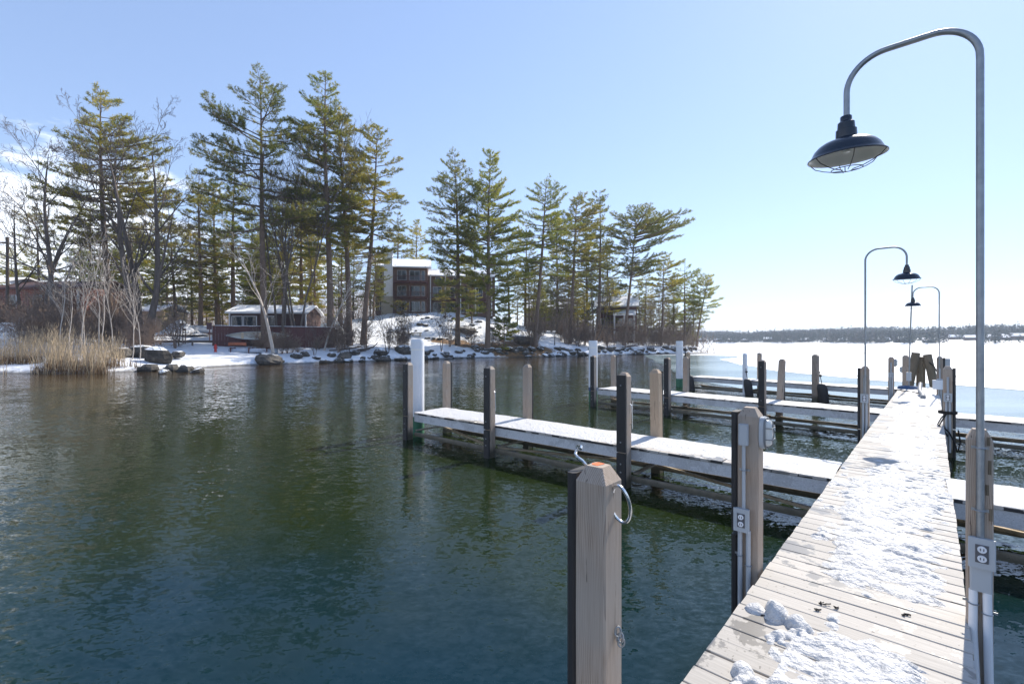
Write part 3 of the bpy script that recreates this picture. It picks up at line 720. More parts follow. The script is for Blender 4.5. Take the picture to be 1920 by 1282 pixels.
make_lamp(lp1[0], lp1[1], 1, 4.13, 3.50, 'nearest and largest gooseneck lamp with dark wide shade and wire cage', .63, .44, 1.14, .0178)
def side_post(px, Y, label, strip, outlet_z=1.35, light=None, s=.14, top=1.79, mat='post_wood', cond=True):
    x = xat(px, Y); t = make_post(x, Y, label, s, top, AD, strip)
    if cond:
        conduit(t, [(-s/2-.02, 0, outlet_z+.4), (-s/2-.02, 0, outlet_z)], .018); conduit(t, [(-s/2-.022, .022, outlet_z), (-s/2-.022, .022, .1)], .02); conduit(t, [(-s/2-.022, -.028, outlet_z), (-s/2-.022, -.028, .1)], .02)
        outlet(t, s, 0, outlet_z, .11, .155)
    return t, x
C_, xc = side_post(1622, 9.25, 'timber post with dark rubber strip and the base of the second lamp', (0, 1), 1.17)
make_lamp(xc+D[0]*-.1, 9.25+D[1]*-.1-.02, -1, 4.06, 3.44, 'second gooseneck lamp, rising on the left of the walkway and curving right', .62, .42, 1.2)
R2, xr2 = side_post(1777, 9.3, 'timber post with rubber strip, outlet and black rope tied round it', (0, -1), 1.18)
m = MB()
for i in range(3): m.tube(ring_path((0, 0, .86+i*.018), (1, 0, 0), (0, 1, 0), .125, .135, 16), .012, 6)
m.tube([(-.12, .02, .86), (-.2, .09, .72), (-.26, .13, .63), (-.2, .06, .60), (-.15, -.02, .5), (-.1, -.1, .30), (-.08, -.14, .12), (-.05, -.18, .32), (-.03, -.15, .55)], .013, 6)
m.tube([(-.12, .03, .86), (-.24, .10, .78), (-.30, .15, .66), (-.22, .08, .58), (-.12, 0, .42)], .012, 6)
rp = m.build('mooring_rope', 'rope_black', None, False, (xr2, 9.3, 0), AD); tag(rp, 'black mooring rope wound round the post and hanging in a loop', 'rope')
Dp, xd = side_post(1671, 15.2, 'slim timber post with small light box on its walkway side', None, 1.2, s=.15)
bulkhead(Dp, .15, 1.6, 1.2)
L3p, x3 = side_post(1762, 14.6, 'timber post wrapped by grey boxes under the third lamp', (0, -1), 1.05, s=.15, top=1.82)
MB().box((0.02, -.17, 1.45), (.12, .14, .62), 0, .02).build('breaker_box', 'grey_plastic', L3p)
MB().box((-.16, .05, .95), (.16, .24, .28), 0, .04).build('meter_box', 'white_plastic', L3p)
make_lamp(x3-.07, 14.6-.06, 1, 3.99, 3.42, 'third and smallest gooseneck lamp, curving left over the far walkway', .62, .42, 1.2)
E_, xe = side_post(1698, 17.3, 'rounded timber post beside the braced pile cluster', None, 1.0, s=.19, top=1.78, cond=False)
bulkhead(E_, .19, 1.25, 1.1, 1)
t = thing('mast_pole', 'thin leaning steel mast rising beside the pile cluster behind the second lamp', 'pole', (xat(1704, 16.6), 16.6, 0), AD)
MB().tube([(0, 0, .7), (0.02, -.03, 2.2), (.06, -.09, 4.28)], .021, 10).build('pole', 'steel', t, True)
MB().box((0, 0, 1.05), (.14, .14, .3), 0, .02).build('connection_box', 'grey_plastic', t)
# dolphin of three piles
t = thing('pile_cluster', 'three old round piles leaning together at the end of the walkway', 'piling', (xat(1728, 17.9), 17.9, 0), AD)
def lpile(a, b, r, nm='pile'):
    o = MB().tube([a, tuple((np.array(a)*.5+np.array(b)*.5)+np.array((.01, .01, 0))), b], [r*1.05, r, r*.97], 14).build(nm, 'old_wood', t, True)
lpile((-.05, .62, -1.2), (0, .16, 1.86), .135); lpile((.25, .02, -1.2), (.22, .02, 1.70), .14); lpile((-.05, -.68, -1.2), (.03, -.16, 1.80), .135)
MB().tube([(.05, -.16, 1.55), (-.13, -.22, 1.5), (-.12, -.36, 1.35), (-.05, -.45, 1.1)], .02, 6).build('cable', 'rope_black', t)
# grey drain pipe lying on the far boards, mat and cords
x1, y1 = at(1731, 748, DZ); x2, y2 = at(1766, 733, DZ)
m = MB().tube([(x1, y1, DZ+.07), (x1+.3, y1+.35, DZ+.09), (x1+.65, y1+.85, DZ+.14), (x1+.9, y1+1.15, DZ+.22), (x1+1.1, y1+1.35, DZ+.34)], [.06, .06, .06, .058, .055], 14)
o = m.build('drain_hose', 'hose_grey', None, True); tag(o, 'thick grey hose lying across the snowy end of the walkway', 'hose')
x1, y1 = at(1702, 733, DZ); m = MB().tube([(x1-.3, y1-.9, DZ+.015), (x1-.1, y1-.2, DZ+.03), (x1-.25, y1+.3, DZ+.04), (x1+.1, y1+1.0, DZ+.03)], .018, 6)
o = m.build('power_cord', 'rope_black'); tag(o, 'dark power cord trailing over the snow near the walkway end', 'cord')
m = MB()
for i in range(3): m.tube(ring_path((xat(1702, 16.4), 16.4, DZ+.03+i*.03), (1, 0, 0), (0, 1, 0), .30-.02*i, .22, 20), .022, 6)
o = m.build('coiled_hose', 'blue_band', None, True); tag(o, 'blue hose coiled on the left corner of the walkway end', 'hose')

# --- fingers ---------------------------------------------------------
def finger(O, I, w, posts, label, seed, side=1, snow_label='', braces=True, mat_far='post_wood'):
    O = np.array(O, float); I = np.array(I, float); L = np.hypot(*(I-O)); e = (I-O)/L
    wd = np.array([-e[1], e[0]]);
    if wd.dot(D) < 0: wd = -wd
    t = thing('finger_dock', label, 'dock')
    deck(t, O, e, wd, L+.05, w, seed)
    for k, v in enumerate((0.012, w-.012)):
        a = O+wd*v; b = I+wd*v; MB().beam((a[0], a[1], DZ-.036-.085), (b[0], b[1], DZ-.036-.085), .04, .165).build('fascia', 'fascia_board', t)
        v2 = v-.026 if k == 0 else v+.026; a = O+wd*v2; b = I+wd*v2
        MB().beam((a[0], a[1], DZ-.02), (b[0], b[1], DZ-.02), .012, .034).build('edge_strip', 'rubber', t)
        a = O+wd*v; b = I+wd*v
        MB().beam((a[0], a[1], .12), (b[0], b[1], .12), .045, .085).build('lower_rail', 'rail_wood', t)
    a = O; b = O+wd*w; MB().beam((a[0], a[1], DZ-.12), (b[0], b[1], DZ-.12), .04, .16).build('end_board', 'fascia_board', t)
    ps = list(posts)+[L]
    for i in range(len(ps)-1):
        s0, s1 = ps[i]+.1, ps[i+1]-.1
        a = O+e*s0+wd*.06; b = O+e*s1+wd*(w-.08)
        if i % 2 == 0: a, b = O+e*s0+wd*(w-.08), O+e*s1+wd*.06
        MB().beam((a[0], a[1], .175), (b[0], b[1], .175), .05, .04).build('diagonal_brace', 'light_wood', t)
        a = O+e*(ps[i]+.12)+wd*.03; b = O+e*(ps[i]+.12)+wd*(w-.03)
        MB().beam((a[0], a[1], .205), (b[0], b[1], .205), .06, .03).build('cross_brace', 'rail_wood', t)
    def th(S, V):
        big = fbm(S*.9, V*2.2, seed+3, 3); fine = fbm(S*8, V*8, seed+5, 3)
        c = .015+.06*(big-.45)+.028*(fine-.5)+.012*np.clip((V/w-.15)*3, -1, 1)
        c = np.where(c > 0, c*.55, c)+.012*np.clip(fbm(S*2.5, V*4, seed+9, 3)-.55, 0, 1)*3*(c > 0)
        return c
    snow_sheet('finger_snow', O, e, wd, L+.02, w, .026, th, snow_label)
    return O, e, wd
f1 = finger((-2.27, 10.96), (3.86, 5.68), .95, (-.1, 2.5, 5.4), 'nearest finger dock reaching left into open water under a strip of snow', 100, 1, 'long strip of snow on the nearest left finger dock')
f2 = finger((3.04, 16.6), (8.72, 10.62), .95, (-.1, 2.7, 5.44), 'middle finger dock on the left between the first and third', 200, 1, 'smooth strip of snow on the middle left finger dock')
f3 = finger((8.5, 22.3), (13.3, 16.1), .95, (-.1, 2.6, 5.3), 'farthest finger dock on the left, lying along the thin ice', 300, 1, 'thin snow on the farthest left finger dock')
g1 = finger((4.65+.758*6, 4.96-.653*6), (4.65, 4.96), .95, (.1, 2.8), 'finger dock running off to the right beside the near outlet post', 400, 1, 'snow on the near right finger dock')
g2 = finger((9.30+.69*7, 10.62-.72*7), (9.30, 10.62), .95, (.1, 3.3), 'finger dock running off to the right beyond the roped post', 500, 1, 'snow on the far right finger dock')
def fpost(f, t, far, label, mat='post_wood', strip=True, s=.15, top=1.79, lean=(0, 0), w=.95, **k):
    O, e, wd = f; p = O+e*t+wd*((w+.075) if far else -.085)
    rz = math.atan2(wd[1], wd[0])
    return p, make_post(p[0], p[1], label, s, top, rz, ((1, 0) if far else (-1, 0)) if strip else None, mat, lean, **k), rz
fpost(f1, -.12, 0, 'black faced corner post at the outer end of the nearest finger beside the white piling')
p5, P5, _ = fpost(f1, 2.5, 0, 'black faced post halfway out on the nearest finger dock')
p6, P6, _ = fpost(f1, 5.4, 0, 'tall black faced post on the nearest finger closest to the walkway', s=.16)
fpost(f1, -.05, 1, 'bare timber post behind the white piling on the nearest finger', strip=True)
fpost(f1, 2.55, 1, 'pale bare timber post on the far edge of the nearest finger, mid length', strip=True)
fpost(f1, 5.45, 1, 'warm brown new timber post on the far edge of the nearest finger', 'new_wood', strip=True, s=.16, lean=(0, 0.015))
for P_ in (P6, P5):
    m = MB(); m.tube([(0.02, -.085, 1.30), (0.02, -.115, 1.28), (.02, -.115, 1.0), (.02, -.085, .98)], .008, 6); m.tube([(.02, -.13, 1.36), (.02, -.118, 1.2), (.02, -.125, .92)], .008, 6)
    m.build('cleat', 'bright_steel', P_, True)
fpost(f2, -.12, 0, 'black faced outer corner post of the middle finger')
fpost(f2, 2.7, 0, 'black faced post midway along the middle finger')
fpost(f2, 5.44, 0, 'black faced post on the middle finger nearest the walkway')
fpost(f2, -.05, 1, 'light timber post on the far outer corner of the middle finger')
fpost(f2, 2.75, 1, 'worn timber post in front of the third white piling')
fpost(f2, 5.5, 1, 'leaning timber post on the far edge of the middle finger', lean=(.0, -.05))
fpost(f3, -.1, 0, 'orange tinted timber post at the outer end of the farthest finger', 'new_wood', strip=False)
fpost(f3, 2.6, 0, 'pale grey sleeved post with a black fender midway on the farthest finger', 'white_plastic', strip=False)
fpost(f3, 2.7, 1, 'brown timber post paired behind the pale sleeved post', strip=False)
fpost(f3, 5.3, 0, 'square timber post with a black fender on the farthest finger near the walkway', strip=False, s=.2)
# white sleeved pilings
def piling(px, Y, label, band, r=.17, top=2.34):
    t = thing('white_piling', label, 'piling', (xat(px, Y), Y, 0), 0, 'white sleeved pilings at the finger ends')
    MB().lathe([(r, .42), (r, top-.1), (r*1.01, top-.1), (r*1.01, top-.03), (r*.93, top), (.001, top)], k=28).build('sleeve', 'white_plastic', t, True)
    MB().lathe([(r*1.008, top-.28), (r*1.012, top-.26), (r*1.008, top-.24)], k=28).build('joint_ring', 'enamel', t, True)
    MB().lathe([(r*.985, -2.0), (r*.985, .46)], k=28).build('sleeve_base', 'green_growth', t, True)
    if band: MB().lathe([(r*1.012, .42), (r*1.012, .56)], k=28).build('band', 'blue_band', t, True)
piling(783, 11.75, 'thick white sleeved piling with green base at the end of the nearest finger', False, .165)
piling(1112, 17.8, 'white sleeved piling with dark blue band at the end of the middle finger', True, .165, 2.32)
piling(1274, 23.8, 'farthest white sleeved piling beside hanging black rope', False, .17, 2.32)
# fenders
def fender(f, t, label, top=1.0, off=-.3):
    O, e, wd = f; p = O+e*t+wd*off; th_ = thing('fender', label, 'fender', (p[0], p[1], 0), math.atan2(e[1], e[0]), 'black boat fenders on the farthest finger')
    b = MB(); n = 12; vs = []
    rings = [(.02, -.1), (.09, -.08), (.115, 0), (.12, .5), (.11, .66), (.07, .73), (.02, .745)]
    for r, z in rings:
        for j in range(n): a = 2*math.pi*j/n; vs.append((r*1.5*math.cos(a)-(z-.3)*.12, r*math.sin(a), z*.95))
    b.add(vs, [(i*n+j, i*n+(j+1) % n, (i+1)*n+(j+1) % n, (i+1)*n+j) for i in range(len(rings)-1) for j in range(n)]+[tuple(range(n))[::-1], tuple((len(rings)-1)*n+j for j in range(n))])
    b.build('body', 'rubber', th_, True)
    m = MB().tube([(-.05, 0, .72), (-.10, .02, .95), (-.15, .1, 1.15)], .014, 6)
    for i in range(3): m.tube(ring_path((-.1, .03, .98+i*.02), (1, 0, 0), (0, 1, 0), .035, .035, 10), .016, 5)
    m.build('rope', 'rope_black', th_)
fender(f3, .15, 'black fender floating by the outer end of the farthest finger', off=-.25); fender(f3, 2.85, 'black fender floating beside the pale sleeved post'); fender(f3, 5.65, 'black fender tied to the square post near the walkway', off=-.35)
m = MB().tube([(0, 0, 1.95), (.03, 0, 1.6), (-.02, .02, 1.3), (.05, 0, 1.05)], .03, 6); m.tube([(0, 0, 1.6), (.06, 0, 1.5), (0, 0, 1.35)], .05, 6)
o = m.build('hanging_rope', 'rope_black', None, False, (xat(1284, 23.4), 23.4, 0)); tag(o, 'black rope hanging knotted down the farthest white piling', 'rope')

# ------------------------------------------------------------------ BUILDINGS
def house_window(par, x, z, w, h, y=0, frame='white_trim', sill=True, split=1, ny=-1):
    f = MB(); t = .07
    f.box((x, y+ny*.03, z+h/2), (w+t*2, .06, t)); f.box((x, y+ny*.03, z-h/2), (w+t*2, .08, t)); 
    for s_ in (-1, 1): f.box((x+s_*(w/2+t/2), y+ny*.03, z), (t, .06, h-t))
    for k in range(1, split): f.box((x-w/2+w*k/split, y+ny*.032, z), (t*.8, .05, h-t))
    o = f.build('window', frame, par)
    MB().box((x, y+ny*.012, z), (w, .02, h-t)).build('pane', 'pane_glass', o)
def gable(par, x0, x1, y0, y1, z, rise, over=.4, ridge='x', th=.16, mat='snow_roof', trim='white_trim'):
    """pitched roof slabs; ridge along x or y"""
    m = MB()
    if ridge == 'x':
        ym = (y0+y1)/2
        for sg, ye in ((-1, y0-over), (1, y1+over)):
            ze = z-over*rise/((y1-y0)/2)
            a = [(x0-over, ye, ze), (x1+over, ye, ze), (x1+over, ym, z+rise), (x0-over, ym, z+rise)]
            b = [(p[0], p[1], p[2]+th) for p in a]; m.add(a+b, [(0, 3, 2, 1), (4, 5, 6, 7), (0, 1, 5, 4), (1, 2, 6, 5), (2, 3, 7, 6), (3, 0, 4, 7)])
    else:
        xm = (x0+x1)/2
        for xe in (x0-over, x1+over):
            ze = z-over*rise/((x1-x0)/2)
            a = [(xe, y0-over, ze), (xe, y1+over, ze), (xm, y1+over, z+rise), (xm, y0-over, z+rise)]
            b = [(p[0], p[1], p[2]+th) for p in a]; m.add(a+b, [(0, 3, 2, 1), (4, 5, 6, 7), (0, 1, 5, 4), (1, 2, 6, 5), (2, 3, 7, 6), (3, 0, 4, 7)])
    r = m.build('roof', mat, par)
    m = MB()
    if ridge == 'x':
        ze = z-over*rise/((y1-y0)/2)
        m.box(((x0+x1)/2, y0-over-.03, ze+.03), (x1-x0+2*over, .05, .22)); m.build('eave_board', trim, r)
    return r
def gable_wall(m, x, y0, y1, z, rise, t=.2):
    ym = (y0+y1)/2; m.add([(x-t/2, y0, z), (x-t/2, y1, z), (x-t/2, ym, z+rise), (x+t/2, y0, z), (x+t/2, y1, z), (x+t/2, ym, z+rise)], [(0, 1, 2), (5, 4, 3), (0, 3, 4, 1), (1, 4, 5, 2), (2, 5, 3, 0)])
# --- lodge on the hill: two joined blocks with balconies
lx0, ly0 = xat(704, 84), 84; lz = gz(xat(760, 84), 84)-.2
lod = thing('lodge', 'three storey dark lodge with white chimney, balconies and snowy roofs on the hill', 'building', (lx0, ly0, lz), R(9))
m = MB(); m.box((4.6, 4.5, 4.3), (9.2, 9, 8.8)); gable_wall(m, .1, 0, 9, 8.7, 1.9); gable_wall(m, 9.1, 0, 9, 8.7, 1.9)
m.box((15.5, 6.3, 3.7), (12.6, 8.4, 7.6)); gable_wall(m, 21.7, 2.1, 10.5, 7.5, 1.6)
m.build('wall', 'lodge_siding', lod)
gable(lod, 0, 9.2, 0, 9, 8.75, 1.9, .6); gable(lod, 9.4, 21.8, 2.1, 10.5, 7.55, 1.6, .5)
ch = MB().box((2.3, -.45, 5.4), (1.5, .9, 10.6)).build('chimney', 'chimney_render', lod); MB().box((2.3, -.45, 10.76), (1.7, 1.1, .14)).build('chimney_cap', 'snow', ch)
MB().box((2.2, -.5, 1.6), (2.2, 1.1, 3.2)).build('chimney_base', 'cream_wall', lod)
for z in (1.5, 4.3, 7.1):
    for x, w, s in ((4.6, 1.5, 2), (6.9, 1.8, 2), (8.4, .5, 1)): house_window(lod, x, z, w, 1.75, 0, split=s)
    house_window(lod, 1.0, z, .5, 1.6, 0)
for z in (1.5, 4.4):
    for x in (10.9, 13.3, 15.9, 18.6, 20.6): house_window(lod, x, z, 1.5 if x < 20 else .9, 1.8, 2.1, split=2)
for x in (11.2, 14.5, 17.4): house_window(lod, x, 6.7, 1.1, .9, 2.1)
for (x0, x1, y, z) in ((3.2, 9.3, -1.5, 2.95), (3.2, 9.3, -1.5, 5.75), (9.6, 21.2, .6, 2.95)):
    b = MB().box(((x0+x1)/2, y+.75, z), (x1-x0, 1.5 if y < 0 else 1.45, .18)).build('balcony', 'brown_paint', lod)
    m = MB(); m.box(((x0+x1)/2, y+.04, z+1.05), (x1-x0, .08, .09)); m.box(((x0+x1)/2, y+.04, z+.25), (x1-x0, .06, .06))
    for k in range(int((x1-x0)/.28)): m.box((x0+.1+k*.28, y+.04, z+.62), (.045, .045, .8))
    m.build('railing', 'brown_paint', b)
m = MB()
for x in (3.3, 6.2, 9.2): m.box((x, -1.4, 3.0), (.16, .16, 6.0))
m.build('balcony_posts', 'brown_paint', lod)
m = MB()
for x in (9.7, 12.4, 15.2, 18, 21): m.box((x, .7, 3.7), (.18, .18, 7.5))
m.build('balcony_posts', 'white_trim', lod)
# --- second lodge to the east
x0, y0 = xat(1118, 101), 101; z0 = gz(xat(1150, 100), 100)-.3
l2 = thing('shore_house', 'tall reddish brown house with snowy porch roof among the trees on the point', 'building', (x0, y0, z0), R(-14))
m = MB(); m.box((4.2, 4, 3.9), (8.4, 8, 8)); gable_wall(m, .1, 0, 8, 7.9, 2.2); gable_wall(m, 8.3, 0, 8, 7.9, 2.2); m.build('wall', 'brown_paint', l2)
gable(l2, 0, 8.4, 0, 8, 7.9, 2.2, .5)
m = MB().add([(3.6, -2.6, 5.6), (8.2, -2.6, 5.6), (8.2, .1, 6.8), (3.6, .1, 6.8), (3.6, -2.6, 5.8), (8.2, -2.6, 5.8), (8.2, .1, 7.0), (3.6, .1, 7.0)], [(0, 3, 2, 1), (4, 5, 6, 7), (0, 1, 5, 4), (1, 2, 6, 5), (2, 3, 7, 6), (3, 0, 4, 7)]); m.build('porch_roof', 'snow_roof', l2)
for x in (3.9, 5.9, 7.9): MB().box((x, -2.3, 2.7), (.35, .3, 5.8)).build('porch_column', 'white_trim', l2)
MB().box((5.9, -1.4, 2.6), (4.6, 2.4, .2)).build('porch_floor', 'brown_paint', l2)
for z in (1.4, 4.3): 
    for x in (1.6, 4.9, 6.9): house_window(l2, x, z, 1.2, 1.6, 0, split=2)
x0, y0 = xat(985, 112), 112; z0 = gz(x0, y0)-.3
l3 = thing('grey_cottage', 'grey cottage with snowy roof mostly hidden behind the pines', 'building', (x0, y0, z0), R(-6))
m = MB(); m.box((6, 4, 2.5), (12, 8, 5.2)); gable_wall(m, .1, 0, 8, 5.1, 2.4); gable_wall(m, 11.9, 0, 8, 5.1, 2.4); m.build('wall', 'cream_wall', l3); gable(l3, 0, 12, 0, 8, 5.1, 2.4, .5)
for x in (2, 5, 8, 10.5): house_window(l3, x, 2.6, 1.3, 1.5, 0, split=2)
# --- brick house far left
x0, y0 = xat(-60, 57), 57; z0 = gz(-50, 57)-.4
bh = thing('brick_house', 'red brick house with white framed windows and snowy roof behind the reeds', 'building', (x0, y0, z0), R(-4))
MB().box((9.1, 4, 2.9), (11.4, 8, 6.2)).build('wall', 'brick_wall', bh)
MB().box((1.6, 3.6, 3.1), (7.2-3.6+.0, 8.6, 6.6)).build('side_wing', 'siding_purple', bh)
MB().box((5.6-2.0, -.75, 3.0), (.28, .1, 6.0)).build('corner_trim', 'white_trim', bh)
gable(bh, 3.4, 14.8, 0, 8, 5.95, 1.1, .4, mat='siding_dark', trim='brown_paint'); gable(bh, -.3, 3.4, -.7, 7.9, 6.4, 1.2, .35)
for x in (5.8, 9.2, 12.6): house_window(bh, x, 4.3, 1.1, 1.5, 0, split=1); house_window(bh, x+.3, 1.4, 1.3, 1.3, 0, split=2)
for x in (.9, 2.4): house_window(bh, x, 3.6, .8, 1.5, -.7)
MB().box((14.4, -.08, 2.9), (.22, .12, 5.8)).build('downpipe', 'white_trim', bh)
x0, y0 = xat(252, 72), 72
tn = thing('tan_cottage', 'small tan cottage seen past the brick house by the big bare tree', 'building', (x0, y0, gz(x0, y0)-.2), 0)
m = MB(); m.box((2, 3, 2), (4, 6, 4.2)); m.build('wall', 'foreign_bed', tn); gable(tn, 0, 4, 0, 6, 4.1, 1.2, .3)
for x in (1, 2.9): house_window(tn, x, 2.4, .7, 1.0, 0)
# --- low brown cabin and fence
x0, y0 = xat(430, 58.5), 58.5; z0 = gz(xat(480, 58), 58)+.3
cb = thing('cabin', 'single storey brown cabin with white window trim and frosted blue-white roof', 'building', (x0, y0, z0), R(3))
m = MB(); m.box((4.7, 2.5, 1.8), (9.4, 5, 3.6)); gable_wall(m, .1, 0, 5, 3.5, .9); gable_wall(m, 9.3, 0, 5, 3.5, .9); m.build('wall', 'siding_dark', cb); gable(cb, 0, 9.4, 0, 5, 3.55, .9, .35)
for x, w in ((.95, 1.2), (2.55, 1.5), (5.2, .9)): house_window(cb, x, 2.4, w, 1.25, 0, split=1)
MB().box((7.3, -.05, 1.7), (1.1, .08, 2.3)).build('door', 'siding_dark', cb)
for x in (.05, 9.35): MB().box((x, -.04, 1.8), (.16, .12, 3.5)).build('corner_trim', 'white_trim', cb)
# fence of boards
fx0, fy0 = xat(398, 52.5), 52.5; fx1, fy1 = xat(632, 58.5), 58.5
fl = math.hypot(fx1-fx0, fy1-fy0); fa = math.atan2(fy1-fy0, fx1-fx0); fz = gz((fx0+fx1)/2, (fy0+fy1)/2)-.45
fz = min(gz(fx0, fy0), gz(fx1, fy1))-.2
fen = thing('board_fence', 'long dark brown board fence with white canoe hung on it', 'fence', (fx0, fy0, fz), fa)
bm_ = MB().box((0, 0, 1.35), (.29, .04, 2.7)).mesh('board', 'brown_paint')
n = int(fl/.3)
for i in range(n): obj('board', bm_, fen, (.15+i*.3, rnd.uniform(-.012, .012), rnd.uniform(-.02, .02)))
m = MB()
for z in (.5, 2.2): m.box((fl/2, .06, z), (fl, .06, .12))
m.build('fence_rail', 'siding_dark', fen)
MB().box((fl*.5, .0, 2.745), (fl*.96, .22, .05)).build('snow_cap', 'snow', fen)
# canoe on the fence
def hull(L_, Wd, H_, n=14, k=8, wall=.03):
    m = MB(); vs = []
    for i in range(n+1):
        u = -1+2*i/n; wv = Wd/2*(1-abs(u)**2.6)+.005; sheer = H_*(1+.35*abs(u)**3); keel = H_*.12*abs(u)**4
        for j in range(k+1):
            a = math.pi*j/k; vs.append((u*L_/2, -wv*math.cos(a), keel+(sheer-keel)*(1-math.sin(a)**.7)))
    q = [(i*(k+1)+j, i*(k+1)+j+1, (i+1)*(k+1)+j+1, (i+1)*(k+1)+j) for i in range(n) for j in range(k)]
    return m.add(vs, q)
def canoe(x, y, z, rz, L_, label, tilt, mat='canoe_shell', cat='canoe', group=None):
    t = thing('canoe', label, cat, (x, y, z), rz, group)
    h = hull(L_, .9, .42).build('hull', mat, t, True); h.rotation_euler = (tilt, 0, 0)
    so = h.modifiers.new('s', 'SOLIDIFY'); so.thickness = .03
    m = MB()
    for s_ in (-1, 1): m.tube([(u*L_/2, s_*(.45*(1-abs(u)**2.6)+.01), .42*(1+.35*abs(u)**3)) for u in np.linspace(-1, 1, 13)], .025, 6)
    g_ = m.build('gunwale', 'steel', h)
    for u in (-.5, .05, .5): MB().box((u*L_/2, 0, .36), (.25, .75, .03)).build('seat', 'light_wood', h)
    return t
u = .38; px_, py_ = fx0+(fx1-fx0)*.36, fy0+(fy1-fy0)*.36
canoe(px_+.2, py_-.75, fz+1.55, fa+R(1), 6.4, 'white canoe hanging on its side against the brown fence', R(82))
canoe(xat(475, 50.5), 50.5, gz(xat(475, 50.5), 50.5)+.45, R(8), 5.0, 'grey covered canoe resting on a low rack before the fence', R(180), 'tarp')
t = thing('kayak', 'small orange kayak tucked below the white canoe', 'kayak', (xat(445, 51.6), 51.6, gz(xat(445, 51.6), 51.6)+.55), R(5))
h = hull(1.9, .55, .3).build('hull', 'orange_plastic', t, True); h.rotation_euler.x = R(180); h.location.z = .3
rk = thing('boat_rack', 'low wooden rack holding the canoes on the snow before the fence', 'rack', (xat(470, 50.5), 50.5, gz(xat(470, 50.5), 50.5)-.1), R(8))
for dx in (-1.8, 0, 1.8):
    for dy in (-.5, .5): MB().box((dx, dy, .25), (.1, .1, .8)).build('leg', 'brown_paint', rk)
    MB().box((dx, 0, .56), (.1, 1.3, .09)).build('crossbar', 'brown_paint', rk)
# tarped dinghies, hydrant, snow heap, lot items
for (px, Y, L_, lab) in ((375, 62, 4.5, 'covered boat on the lot beside the fence end, nearest the snow heap'), (352, 66, 4.8, 'second covered boat behind, snow on its tarpaulin')):
    x = xat(px, Y); t = thing('covered_boat', lab, 'boat', (x, Y, gz(x, Y)+.15), R(6))
    hull(L_, 1.7, .7).build('hull', 'white_plastic', t, True)
    m = MB(); n = 12; vs = []
    for i in range(n+1):
        u_ = -1+2*i/n; wv = .88*(1-abs(u_)**2.6)+.02
        for j in range(7): a = math.pi*j/6; vs.append((u_*L_/2, -wv*math.cos(a), .66+.38*math.sin(a)*(1-abs(u_)**4)))
    m.add(vs, [(i*7+j, i*7+j+1, (i+1)*7+j+1, (i+1)*7+j) for i in range(n) for j in range(6)]).build('tarpaulin', 'tarp', t, True)
    for dx in (-1.4, 1.4): MB().box((dx, 0, -.05), (.15, 1.5, .25)).build('cradle', 'brown_paint', t)
x, y = xat(404, 49), 49; z = gz(x, y)-.05
t = thing('fire_hydrant', 'small red hydrant standing in the snow near the fence corner', 'hydrant', (x, y, z))
MB().lathe([(.16, 0), (.16, .08), (.115, .09), (.115, .62), (.15, .64), (.15, .69), (.13, .72), (.09, .82), (.03, .87), (.001, .88)], k=16).build('body', 'red_paint', t, True)
for s_ in (-1, 1): MB().tube([(s_*.1, 0, .48), (s_*.2, 0, .48)], .06, 10).build('nozzle', 'red_paint', t, True)
x, y = xat(338, 60), 60
xs_ = np.linspace(-3.6, 3.6, 60); XXh, YYh = np.meshgrid(xs_, xs_*.8, indexing='ij'); hh = np.exp(-(XXh/1.9)**2-(YYh/1.5)**2)*1.75*(.6+.8*fbm(XXh*.9+5, YYh*.9, 91, 4))-.12
sp_ = obj('snow_heap', mesh_np('snow_heap', np.stack([XXh.ravel(), YYh.ravel(), hh.ravel()], -1), grid_faces(60, 60), None, 'snow', True), None, (x, y, gz(x, y)))
tag(sp_, 'ploughed heap of snow piled beside the lot behind the big bare tree', 'snow heap')
for (px, Y, h_, lab) in ((343, 52, 1.9, 'thin dark post with small box beside the snowy landing'), (347.5, 52, 1.35, 'shorter bent dark post standing next to the first on the landing')):
    x = xat(px, Y); t = thing('meter_post', lab, 'post', (x, Y, gz(x, Y)-.1)); MB().tube([(0, 0, 0), (0, 0, h_+.3)], .05, 8).build('pole', 'siding_dark', t); MB().box((-.1, 0, h_+.3), (.3, .16, .22), 0, .02).build('head', 'siding_dark', t)
x, y = xat(393, 55), 55; t = thing('lot_sign', 'small square sign on a post at the fence corner', 'sign', (x, y, gz(x, y)-.1)); MB().tube([(0, 0, 0), (0, 0, 2.4)], .05, 6).build('pole', 'siding_purple', t); MB().box((0, -.06, 2.0), (.6, .04, .8)).build('panel', 'siding_purple', t)
# white garden wall at the left edge, low log rail
x0 = xat(-60, 47); t = thing('garden_wall', 'pale rendered wall with capped pier at the edge behind the reeds', 'wall', (x0, 47, gz(x0, 47)-.2), R(2))
MB().box((2.6, 0, .9), (5.4, .3, 2.0)).build('panel', 'chimney_render', t); MB().box((5.5, 0, 1.2), (.7, .5, 2.6)).build('pier', 'chimney_render', t); MB().box((2.6, -.0, 1.97), (5.4, .5, .14)).build('coping', 'white_trim', t)
x0 = xat(230, 46.5); t = thing('log_rail', 'low weathered log rail edging the snowy landing', 'barrier', (x0, 46.5, gz(x0, 46.5)-.1), R(52))
MB().tube([(0, 0, .35), (4, .1, .42), (8, 0, .40), (12, .05, .45)], .13, 8).build('log', 'bark_grey', t)
for k in range(5): MB().tube([(k*2.9+.2, 0, -.4), (k*2.9+.2, 0, .35)], .09, 8).build('leg', 'bark_grey', t)
